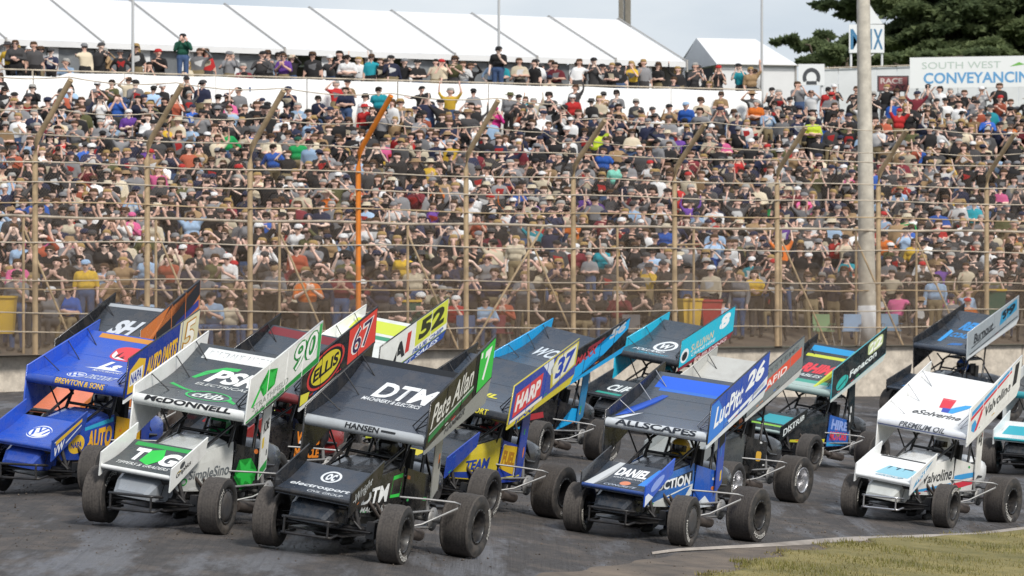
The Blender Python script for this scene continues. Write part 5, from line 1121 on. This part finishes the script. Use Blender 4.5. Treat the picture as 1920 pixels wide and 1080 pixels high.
C3 = {'black': (.022, .021, .022), 'charcoal': (.06, .058, .06), 'navy': (.026, .03, .06), 'grey': (.20, .20, .21), 'white': (.70, .70, .70), 'cream': (.55, .48, .36), 'tan': (.30, .20, .11), 'olive': (.09, .09, .04), 'red': (.42, .03, .03), 'maroon': (.16, .025, .035),
      'blue': (.03, .10, .38), 'pale blue': (.32, .45, .62), 'teal': (.02, .26, .32), 'green': (.02, .30, .09), 'dark green': (.02, .09, .06), 'yellow': (.65, .42, .05), 'orange': (.62, .16, .03), 'pink': (.62, .12, .28), 'magenta': (.55, .04, .22), 'purple': (.12, .05, .26), 'mint': (.22, .60, .48), 'lime': (.50, .62, .05), 'rust': (.36, .09, .05), 'brown': (.08, .045, .025), 'blond': (.36, .24, .10), 'dark': (.018, .013, .010), 'silver': (.35, .34, .32), 'denim': (.06, .10, .20), 'khaki': (.24, .19, .11), 'pale green': (.22, .34, .18), 'faded blue': (.20, .30, .42)}
SKINS = [(.80, .54, .44), (.73, .46, .36), (.82, .60, .50), (.64, .40, .31), (.78, .50, .41)]
SHOE = mat('shoe_dark', (.03, .03, .03), .7)
LABELS = set()
NP = [0]
def person(pos, yaw, arms, sit, fem, shirt, top_kind, gear, gcol, glasses, label, scale=1.0, group='spectators in the crowd', trouser=None, skin=None, M0=None):
    t = bpy.data.objects.new('person', None); COL.objects.link(t)
    if M0 is None: t.location = pos; t.rotation_euler = (rnd.uniform(-.03, .07), rnd.uniform(-.06, .06), yaw); t.scale = (scale * rnd.uniform(.95, 1.14), scale, scale)
    else: t.matrix_world = M0
    tag(t, label, 'person', group); P_ = proto(arms, sit, fem)
    def ch(nm, me, m, c):
        o = bpy.data.objects.new(nm, me); COL.objects.link(o); o.parent = t
        if len(me.materials) == 0: me.materials.append(m)
        o.color = (*c, 1); return o
    sk = skin or rnd.choice(SKINS)
    ch('body', P_['body'], SKIN, sk); ch(top_kind, P_[top_kind], CLOTH, C3[shirt]); ch('trousers', P_['trousers'], CLOTH, C3[trouser or rnd.choice(['denim', 'black', 'charcoal', 'black', 'denim', 'khaki'])]); [ch('shoe', q, SHOE, (.03,) * 3) for q in P_['shoe']]
    if gear in GEAR:
        ch({'long': 'hair'}.get(gear, gear), geared(gear, sit), HAIR, C3[gcol])
        if gear in ('cap', 'hat') and fem: ch('hair', geared('long', sit), HAIR, C3[rnd.choice(['brown', 'blond', 'dark'])]).scale = (.97, .97, .97)
        if glasses: ch('sunglasses', geared('glasses', sit), LENS, (0, 0, 0))
        else: [ch(n_, geared(q, sit), HAIR, (.05, .025, .02)) for n_, q in (('eye', 'eye1'), ('eye', 'eye2'), ('mouth', 'mouth'))]
    NP[0] += 1
    return t
ORD = ['first', 'second', 'third', 'fourth', 'fifth', 'sixth', 'seventh', 'eighth', 'ninth', 'tenth']
def bay(u):
    k = sum(1 for c in cols[1:-1] if c < u)
    if k == 0: return 'before the first fence post'
    if k == 10: return 'beyond the tenth fence post'
    return f'between {ORD[k - 1]} and {ORD[k]} fence posts'
SH_W = [('black', 36), ('charcoal', 15), ('navy', 11), ('grey', 10), ('white', 8.5), ('cream', 6), ('tan', 3.5), ('olive', 1.5), ('red', 1.0), ('maroon', 2.2), ('blue', 1.4), ('pale blue', 3.5), ('teal', .8), ('green', .5), ('rust', 1.2), ('yellow', .6), ('pink', .8), ('purple', .6), ('orange', .5)]
def wpick(r, tab): return r.choices([a for a, _ in tab], [b for _, b in tab])[0]
GEAR_W = [(('cap', 'black'), 20), (('cap', 'navy'), 8), (('cap', 'white'), 5), (('cap', 'charcoal'), 8), (('cap', 'red'), 1.5), (('cap', 'grey'), 5), (('hair', 'brown'), 15), (('hair', 'dark'), 9), (('hair', 'silver'), 9), (('hair', 'blond'), 6), (('long', 'brown'), 6), (('long', 'blond'), 6), (('long', 'dark'), 3), (('hat', 'cream'), 2.5), (('hat', 'tan'), 1.5), (('hat', 'charcoal'), 1.5)]
ARM_W = [('standing', 4), ('arms', 8), ('filming', 10), ('clapping', 9), ('waving', 2), ('cheering', 1.2), ('drinking', 8), ('hips', 2), ('pointing', 1.5), ('shading', 5)]
VERB = {'standing': 'watching', 'arms': 'folding arms', 'filming': 'filming', 'clapping': 'clapping', 'waving': 'waving', 'cheering': 'cheering', 'drinking': 'drinking', 'hips': 'hands-on-hips', 'pointing': 'pointing', 'shading': 'shading eyes'}
def gearname(g, c): return f'{c} cap' if g == 'cap' else f'{c} sunhat' if g == 'hat' else f'long {c} hair' if g == 'long' else f'{c} hair'
taken = []
def solve_v(px, py_head, stand=1.83):
    lo, hi = 0.0, 1.12
    for _ in range(40):
        m = (lo + hi) / 2; p = bank(px, m); y = HY - (p.z + stand - CH) * F / p.y
        if y > py_head: lo = m
        else: hi = m
    return (lo + hi) / 2
# people the photograph singles out: column, head row, arms, sit, female, shirt, garment, headgear, colour, glasses, label
STAND = [
 (365, 402, 'cheering', 0, 1, 'pale blue', 'shirt', 'long', 'brown', 1, 'woman in a pale blue dress raising both arms behind the fence'),
 (240, 404, 'clapping', 0, 1, 'pink', 'hoodie', 'cap', 'pink', 1, 'person in pink hoodie and pink cap clapping behind the second fence post'),
 (291, 412, 'arms', 0, 1, 'cream', 'shirt', 'long', 'brown', 0, 'woman in a cream top folding arms just past the second fence post'),
 (322, 483, 'standing', 0, 0, 'rust', 'shirt', 'hair', 'brown', 0, 'big man in rust red shirt near the second fence post at the front'),
 (163, 494, 'standing', 0, 0, 'yellow', 'shirt', 'cap', 'pale blue', 0, 'man in mustard yellow shirt and pale blue cap at the front'),
 (512, 505, 'arms', 0, 0, 'grey', 'shirt', 'cap', 'tan', 0, 'man in grey shirt and tan cap at the front past the third post'),
 (404, 482, 'standing', 0, 0, 'olive', 'shirt', 'hair', 'brown', 0, 'tall man in olive shirt at the front before the third post'),
 (560, 466, 'standing', 0, 0, 'rust', 'shirt', 'cap', 'dark', 0, 'man in rust shirt and dark cap between the third and orange posts'),
 (1005, 488, 'filming', 0, 1, 'cream', 'hoodie', 'cap', 'white', 1, 'woman in cream top and white cap filming at the front'),
 (965, 447, 'standing', 0, 0, 'cream', 'shirt', 'hair', 'blond', 0, 'bareheaded blond man in cream shirt behind the filming woman in cream'),
 (1083, 463, 'standing', 0, 0, 'maroon', 'shirt', 'cap', 'white', 0, 'man in maroon shirt and white cap at the sixth fence post'),
 (1128, 462, 'drinking', 0, 0, 'teal', 'shirt', 'hair', 'silver', 1, 'silver haired man in teal shirt drinking past the sixth fence post'),
 (895, 366, 'standing', 0, 0, 'white', 'shirt', 'cap', 'charcoal', 1, 'man in white shirt and charcoal cap just past the fifth post'),
 (897, 404, 'filming', 0, 0, 'rust', 'shirt', 'cap', 'black', 1, 'man in coral red shirt filming just past the fifth post'),
 (1145, 418, 'clapping', 0, 0, 'white', 'shirt', 'hair', 'dark', 1, 'man in white shirt clapping between sixth and seventh posts'),
 (1245, 425, 'standing', 0, 0, 'blue', 'shirt', 'hat', 'cream', 0, 'person in blue shirt and cream sunhat at the seventh fence post'),
 (1567, 445, 'standing', 0, 1, 'red', 'shirt', 'cap', 'charcoal', 1, 'woman in red top and charcoal cap close to the pale light pole'),
 (1419, 512, 'arms', 0, 1, 'yellow', 'hoodie', 'long', 'dark', 0, 'dark haired woman in yellow jacket at the front before eighth post'),
 (1662, 440, 'hips', 0, 0, 'orange', 'shirt', 'cap', 'black', 1, 'man in orange shirt beyond the pale light pole'),
 (1712, 452, 'standing', 0, 1, 'yellow', 'shirt', 'long', 'brown', 1, 'woman in a soft yellow dress beyond the pale light pole'),
 (1752, 520, 'standing', 0, 0, 'pale blue', 'hoodie', 'hair', 'dark', 0, 'person in pale blue shirt with back to the track near the front'),
 (1384, 515, 'standing', 0, 0, 'grey', 'hoodie', 'hair', 'blond', 0, 'blond person in grey hoodie at the front before the yellow jacket woman'),
 (425, 244, 'hips', 0, 0, 'green', 'shirt', 'cap', 'black', 1, 'man in bright green shirt in the upper crowd by the third post arm'),
 (515, 276, 'hips', 0, 0, 'blue', 'shirt', 'cap', 'dark', 0, 'man in bright blue shirt right below the third post arm'),
 (220, 182, 'filming', 0, 0, 'blue', 'shirt', 'hair', 'brown', 0, 'person in blue shirt filming near the top of the bank past the first arm'),
 (714, 168, 'standing', 0, 0, 'teal', 'hoodie', 'cap', 'dark', 1, 'person in bright teal hoodie beside the tip of the orange post'),
 (688, 200, 'standing', 0, 0, 'red', 'hoodie', 'hat', 'red', 0, 'person in red jacket and red hat beside the tip of the orange post'),
 (930, 205, 'filming', 0, 1, 'magenta', 'hoodie', 'cap', 'magenta', 0, 'person in magenta hoodie filming near the top of the bank'),
 (952, 178, 'standing', 0, 0, 'grey', 'shirt', 'hat', 'olive', 0, 'man in grey shirt and olive sunhat behind the magenta hoodie person'),
 (1120, 246, 'waving', 0, 0, 'lime', 'shirt', 'cap', 'black', 0, 'person in lime shirt waving beside the sixth post arm'),
 (1130, 282, 'hips', 0, 0, 'blue', 'shirt', 'hair', 'brown', 0, 'man in royal blue shirt below the person in lime'),
 (1153, 308, 'standing', 0, 0, 'mint', 'shirt', 'hair', 'dark', 0, 'person in mint shirt below the man in royal blue'),
 (1077, 182, 'standing', 0, 0, 'red', 'shirt', 'cap', 'white', 1, 'man in red shirt and white cap near the top of the bank'),
 (1415, 192, 'arms', 0, 0, 'orange', 'shirt', 'hair', 'silver', 0, 'man in orange shirt folding arms below the white barrier'),
 (1523, 224, 'arms', 0, 0, 'lime', 'shirt', 'cap', 'cream', 0, 'man in pale lime shirt folding arms in the upper crowd'),
 (1552, 168, 'standing', 0, 0, 'red', 'hoodie', 'cap', 'black', 1, 'man in bright red hoodie at the top of the bank near the black arch sign'),
 (1681, 208, 'cheering', 0, 0, 'red', 'shirt', 'cap', 'red', 0, 'person in red shirt and red cap cheering beyond the light pole'),
 (1289, 196, 'standing', 0, 0, 'blue', 'shirt', 'cap', 'pale blue', 0, 'person in blue shirt and pale blue cap below the white barrier'),
 (650, 168, 'arms', 0, 0, 'navy', 'shirt', 'hair', 'dark', 0, 'man in navy shirt below the barrier beside the teal hoodie person'),
 (557, 262, 'standing', 0, 0, 'green', 'shirt', 'cap', 'dark green', 0, 'person in green shirt and dark green cap beside the bright blue shirt man'),
 (245, 210, 'arms', 0, 0, 'purple', 'shirt', 'cap', 'white', 0, 'man in purple checked shirt and white cap before the second arm'),
]
def face_yaw(p): return math.atan2(p.x, p.y) * -1.0 + rnd.uniform(-.5, .25)
for (px, py, arms, sit, fem, sh, tk, g, gc, gl, lb) in STAND:
    v = solve_v(px, py); p = bank(px, v); taken.append((px, v)); LABELS.add(lb)
    person(p, face_yaw(p) - .1, arms, bool(sit), bool(fem), sh, tk, g, gc, bool(gl), lb, 1.1)
# the terrace
TERR = [(343, 68, 'filming', 'dark green', 'hoodie', 'cap', 'black', 'man in dark green jumper standing above everyone on the terrace', 1.0), (455, 140, 'standing', 'orange', 'shirt', 'cap', 'black', 'person in orange vest on the terrace steps by the white barrier', 1.0),
        (532, 112, 'clapping', 'purple', 'shirt', 'hair', 'brown', 'person in purple shirt clapping on the terrace', 1.0), (32, 80, 'arms', 'charcoal', 'hoodie', 'hair', 'brown', 'big man in charcoal hoodie folding arms at the start of the terrace', 1.05),
        (933, 92, 'drinking', 'black', 'shirt', 'cap', 'black', 'tall man in black shirt drinking on the terrace beside the thin pole', 1.0), (655, 108, 'arms', 'white', 'shirt', 'cap', 'dark', 'man in white shirt folding arms on the terrace', 1.0), (1412, 150, 'waving', 'tan', 'shirt', 'hair', 'blond', 'blond person waving on the terrace before the small marquee', 1.0)]
tused = []
for (px, py, arms, sh, tk, g, gc, lb, sc) in TERR:
    q = tpt(px, 1.5); z = CH + (HY - py) * q.y / F - 1.83 * sc
    p = Vector(((px - CX) / F * q.y, q.y, z)); 
    if z > TZ + .15:
        bx = tag(MB().box((-.28, -.25, 0), (.28, .25, z - TZ)).build('crate', mat('crate_grey', (.2, .2, .2), .8)), 'low grey box under the feet of the ' + lb.split(' in ')[0].replace('person', 'person') + ' ' + 'in ' + lb.split(' in ')[1].split(' ')[0] + ' ' + lb.split(' in ')[1].split(' ')[1] , 'crate'); bx.location = (p.x, p.y, TZ)
    elif z < TZ: p.z = TZ - .0 if lb.find('orange') < 0 else z
    tused.append(px); person(p, face_yaw(p), arms, False, False, sh, tk, g, gc, True, lb, sc * 1.1)

# front rows: every person an object of its own
ROWS = 27
slots = []
for r_ in range(ROWS):
    v0 = .012 + (r_ / (ROWS - 1)) ** 1.02 * .985
    sp_ = (30 if r_ > 3 else 34) - 7 * v0
    u = -60 + rnd.uniform(0, sp_)
    while u < 1990:
        v = v0 + rnd.uniform(-.02, .02)
        ok = rnd.random() > (.10 if r_ < 2 else .06 if r_ < 4 else .05)
        if v > .92 and u < 1450 and rnd.random() < .6: ok = False
        if u > 1450 and v > .96: ok = ok and rnd.random() < .8
        if ok and not any(abs(u - a) < 15 and b - .085 < v < b + .02 for a, b in taken): slots.append((r_, u, v))
        u += sp_ * rnd.uniform(.72, 1.32)
slots.sort(key=lambda s: (bank(s[1], s[2]).y))
slots = [s for s in slots if -40 < s[1] < 1960]
NIND = 300 - len(STAND) - len(TERR) - 15
indiv, rest = slots[:NIND], slots[NIND:]
for (r_, u, v) in indiv:
    p = bank(u, v)
    for _ in range(60):
        g, gc = wpick(rnd, GEAR_W); sh = wpick(rnd, SH_W); arms = wpick(rnd, ARM_W); sit = rnd.random() < (.72 if r_ < 2 else .45 if r_ < 4 else .25); fem = g == 'long' or rnd.random() < .2
        tk = rnd.choice(['shirt', 'shirt', 'shirt', 'hoodie']); gl = rnd.random() < .6
        vb = 'sitting' if sit else VERB[arms]
        rw = 'front row' if r_ == 0 else f'{ORD[r_]} row' if r_ < 10 else 'far row'
        lb = f'person in {sh} {tk} and {gearname(g, gc)} {vb}, {rw}, {bay(u)}'
        if len(lb.replace(',', '').split()) > 16: lb = f'person in {sh} {tk}, {gearname(g, gc)}, {vb}, {rw}, {bay(u)}'.replace(' fence post', ' post')
        if len(lb.replace(',', '').replace('-', ' ').split()) > 16: continue
        if lb not in LABELS: break
    LABELS.add(lb)
    person(p, face_yaw(p), arms, sit, fem, sh, tk, g, gc, gl, lb, rnd.uniform(1.02, 1.18))

# everyone farther up the bank and along the terrace: one mass
LOW = {}
def low(arms, sit, fem, gear):
    k = (arms, sit, fem, gear)
    if k in LOW: return LOW[k]
    k0 = (arms, sit, fem)
    if k0 not in LOW:
        sk = [c for c in skeleton(arms, sit, fem) if not (c[0] == 'hand' and c[3] < .02)]
        LOW[k0] = grown(sk, .034, 430)
    V, T, NV, tg = LOW[k0]
    tag_ = np.select([np.isin(tg, ['torso', 'uarm']), tg == 'farm', np.isin(tg, ['hips', 'thigh', 'shin']), tg == 'foot'], [1, 5, 2, 3], 0)
    c = V[T].mean(1); n = np.cross(V[T[:, 1]] - V[T[:, 0]], V[T[:, 2]] - V[T[:, 0]]); zc = c[:, 2] + (.47 if sit else 0)
    tag_ = np.where((tag_ == 1) & (n[:, 1] < 0) & (np.abs(c[:, 0]) < .10) & (zc > 1.2) & (zc < 1.36) & (c[:, 1] < -.04), 6, tag_)
    m = GEAR[gear](); gm = m.mesh('lowgear'); bm = bmesh.new(); bm.from_mesh(gm); bmesh.ops.triangulate(bm, faces=bm.faces); bm.to_mesh(gm); bm.free()
    gV = np.array([v.co[:] for v in gm.vertices]); gT = np.array([p.vertices[:] for p in gm.polygons])
    sV = np.array([(-.085, -.112, HEADZ - .024), (.085, -.112, HEADZ - .024), (.085, -.112, HEADZ + .016), (-.085, -.112, HEADZ + .016), (-.102, -.03, HEADZ - .01), (.102, -.03, HEADZ - .01)]); sT = np.array([(0, 1, 2), (0, 2, 3), (0, 3, 4), (1, 5, 2)])
    off = np.array([0, 0, -.47 if sit else 0])
    VV = np.concatenate([V, gV + off, sV + off]); TT = np.concatenate([T, gT + len(V), sT + len(V) + len(gV)]); tt = np.concatenate([tag_, np.full(len(gT), 4), np.full(4, 7)])
    LOW[k] = (VV, TT, tt); return LOW[k]
AV, AT, AC = [], [], []; nv = 0
def add_low(p, yaw, arms, sit, fem, gear, cols_, sc):
    global nv
    V, T, t = low(arms, sit, fem, gear); c, s = math.cos(yaw), math.sin(yaw)
    W = V * sc
    if rnd.random() < .5: W = W * np.array([-1, 1, 1]); T = T[:, ::-1]
    W[:, 0] += W[:, 2] * rnd.uniform(-.10, .10); W[:, 1] += W[:, 2] * rnd.uniform(-.10, .06); W = W * np.array([rnd.uniform(.92, 1.16), 1, 1])
    W = np.stack([W[:, 0] * c - W[:, 1] * s + p.x, W[:, 0] * s + W[:, 1] * c + p.y, W[:, 2] + p.z], 1)
    AV.append(W.astype(np.float32)); AT.append(T + nv); nv += len(V); AC.append(np.asarray(cols_, np.float32)[t])
def rand_low(p, sc=1.0, sitp=.25):
    g, gc = wpick(rnd, GEAR_W); sh = np.array(C3[wpick(rnd, SH_W)]) * rnd.uniform(.7, 1.35); arms = wpick(rnd, ARM_W); fem = g == 'long'
    sk = np.array(rnd.choice(SKINS)) * rnd.uniform(.9, 1.1); tr = C3[rnd.choice(['denim', 'black', 'charcoal', 'khaki'])]
    pr = np.array(C3[rnd.choice(['white', 'red', 'grey', 'cream', 'white'])]) * .8 if rnd.random() < .34 else sh
    sl_ = sh if rnd.random() < .2 else sk
    gl = (.012, .012, .014) if rnd.random() < .3 else sk
    add_low(p, face_yaw(p) + rnd.uniform(-.25, .25), arms, rnd.random() < sitp, fem, g, [sk, sh, tr, (.03, .03, .03), C3[gc], sl_, pr, gl], sc)
for (r_, u, v) in rest: rand_low(bank(u, v), rnd.uniform(1.02, 1.2))
u = -40.0
while u < 1455:
    if not any(abs(u - a) < 13 for a in tused):
        q = tpt(u, 1.35 + rnd.uniform(0, .5)); q.z = TZ; dens = .9
        if rnd.random() < dens: rand_low(q, rnd.uniform(1.06, 1.22), .2)
        if rnd.random() < .6: q2 = tpt(u + rnd.uniform(-12, 12), 2.4 + rnd.uniform(0, 2)); q2.z = TZ; rand_low(q2, rnd.uniform(1.06, 1.22), .1)
    u += rnd.uniform(16, 30)
u = 1450.0
while u < 1960:
    rand_low(bank(u, 1.0 + rnd.uniform(0, .06)), rnd.uniform(1.05, 1.18), 0.1); u += rnd.uniform(16, 34)
cm_ = attrmat('crowd_cloth_and_skin', .8, .25)
struct(tri_soup('crowd', np.concatenate(AV), np.concatenate(AT), np.concatenate(AC), cm_, None, False), 'stuff')

# drivers
HEL = {'dtm': 'black', 'tag': 'green', 'napa': 'white', 'ellis': 'red', 'harp': 'red', 'maxx': 'red', 'b26': 'yellow', 'valv': 'white', 'teal': 'black', 'grey': 'orange', 'w52': 'white', 'orange': 'orange', 'wool': 'teal', 's99': 'blue', 'aqua': 'teal'}
DL = {'dtm': 'black and grey car lettered DTM', 'tag': 'white and green car numbered ninety', 'napa': 'blue and gold car', 'ellis': 'black and red car with the yellow oval', 'harp': 'blue and yellow car numbered thirty seven', 'maxx': 'black and sky blue car', 'b26': 'royal blue car numbered twenty six', 'valv': 'white car with striped sides', 'teal': 'black and teal car', 'grey': 'pale grey winged car', 'w52': 'white and lime car', 'orange': 'orange nosed car', 'wool': 'turquoise car with ringed W', 's99': 'silver car numbered ninety nine', 'aqua': 'turquoise and white car'}
def helmet_mb():
    m = MB(); m.lathe([(0, -.15), (.10, -.14), (.125, -.08), (.138, .0), (.125, .07), (.08, .118), (0, .138)], 18, 'z', (0, .0, HEADZ - .46)); return m
def visor_mb():
    m = MB(); vs = []; 
    for z, r in ((-.045, .139), (.0, .143), (.045, .138)):
        for i in range(9): a = R(-90 - 60 + 15 * i); vs.append((r * math.cos(a), r * math.sin(a), HEADZ - .46 + z))
    return m.add(vs, [(j * 9 + i, j * 9 + i + 1, (j + 1) * 9 + i + 1, (j + 1) * 9 + i) for j in range(2) for i in range(8)], True)
inv_liv = {id(v): k for k, v in LIV.items()}
for (t, rl, L) in CARS:
    k = inv_liv[id(L)]
    M0 = t.matrix_world @ rl @ Matrix.Translation((-.52, 0, .02)) @ Matrix.Rotation(math.pi / 2, 4, 'Z')
    suit = rnd.choice(['black', 'navy', 'charcoal', 'grey'])
    o = person(None, 0, 'driving', True, False, suit, 'hoodie', None, None, False, f'helmeted driver seated in the {DL[k]}', 1, 'drivers in the sprint cars', suit, None, M0)
    h = bpy.data.objects.new('helmet', cached('helmet', helmet_mb)); COL.objects.link(h); h.parent = o; h.data.materials.clear() if 0 else None
    if len(h.data.materials) == 0: h.data.materials.append(obcol('helmet_paint', .3, .02, 3, .5))
    h.color = (*C3[HEL[k]], 1)
    vs_ = shared('visor', cached('visor', visor_mb), o, LENS)

# bins, chairs and gear along the foot of the bank
def bin_(px, py, D, body, lid, label):
    p = at(px, py, D); t = thing('wheelie_bin', label, 'bin', p, rnd.uniform(-.3, .3), 'bins along the fence')
    m = MB(); secs = []
    for z, a in ((0.08, .22), (.5, .25), (.92, .28)): secs.append([Vector((x * a, y * a, z)) for x, y in ((-1, -1), (1, -1), (1, 1), (-1, 1))])
    m.loft(secs, False).build('body', mat('bin_' + body, C3[body], .5), t)
    MB().box((-.3, -.32, .93), (.3, .30, .99)).box((-.27, .28, .88), (.27, .33, .98)).build('lid', mat('bin_' + lid, C3[lid], .5), t)
    for s in (1, -1): MB().lathe([(0, -.03), (.1, -.03), (.1, .03), (0, .03)], 14, 'x', (.2 * s, .26, .1)).build('wheel', SEAT, t)
    MB().tube([(-.25, .3, .95), (-.25, .37, .95), (.25, .37, .95), (.25, .3, .95)], .015, 6).build('handle', SEAT, t)
bin_(8, 632, 97.0, 'yellow', 'yellow', 'yellow bin at the fence before the first post beside the blue car')
bin_(1293, 626, 113.2, 'yellow', 'yellow', 'yellow bin beside the red bin past the seventh fence post')
bin_(1334, 628, 113.4, 'red', 'red', 'red bin beside the yellow bin past the seventh fence post')
bin_(1868, 605, 119.2, 'dark green', 'yellow', 'dark green bin with a yellow lid past the tenth fence post')
bin_(768, 632, 107.5, 'dark green', 'yellow', 'dark green bin with a yellow lid between the orange and fifth posts')
def chair_(px, D, col, yaw, label):
    p = at(px, 640, D); p.z = 1.74; t = thing('camping_chair', label, 'chair', p, yaw, 'folding camping chairs at the foot of the bank'); cm2 = mat('chair_' + col, C3[col], .8)
    m = MB(); m.box((-.25, -.22, .40), (.25, .22, .425)); m.build('seat', cm2, t)
    MB().box((-.25, .20, .42), (.25, .225, .92), Matrix.Rotation(-.12, 4, 'X')).build('backrest', cm2, t)
    for s in (1, -1):
        MB().tube([(.25 * s, -.24, 0), (.25 * s, .25, .60)], .012, 6).build('leg', FRM, t); MB().tube([(.25 * s, .26, 0), (.25 * s, -.22, .60)], .012, 6).build('leg', FRM, t); MB().box((.25 * s - .03, -.24, .60), (.25 * s + .03, .24, .615)).build('armrest', cm2, t)
chair_(1545, 114.8, 'pale green', .2, 'pale green camping chair at the foot of the bank before the light pole')
chair_(1596, 115.2, 'pale blue', -.2, 'pale blue camping chair beside the foot of the light pole'); chair_(1672, 117.2, 'faded blue', .1, 'dull blue camping chair just past the light pole')
chair_(655 + 220, 107.6, 'denim', .1, 'faded blue camping chair behind the fifth fence post'); chair_(940, 108.6, 'maroon', .4, 'dark red camping chair between the fifth and sixth fence posts'); chair_(1180, 112.2, 'grey', -.2, 'grey camping chair before the seventh fence post')
print('people', NP[0], 'mass', len(rest), 'tris', sum(len(t) for t in AT))
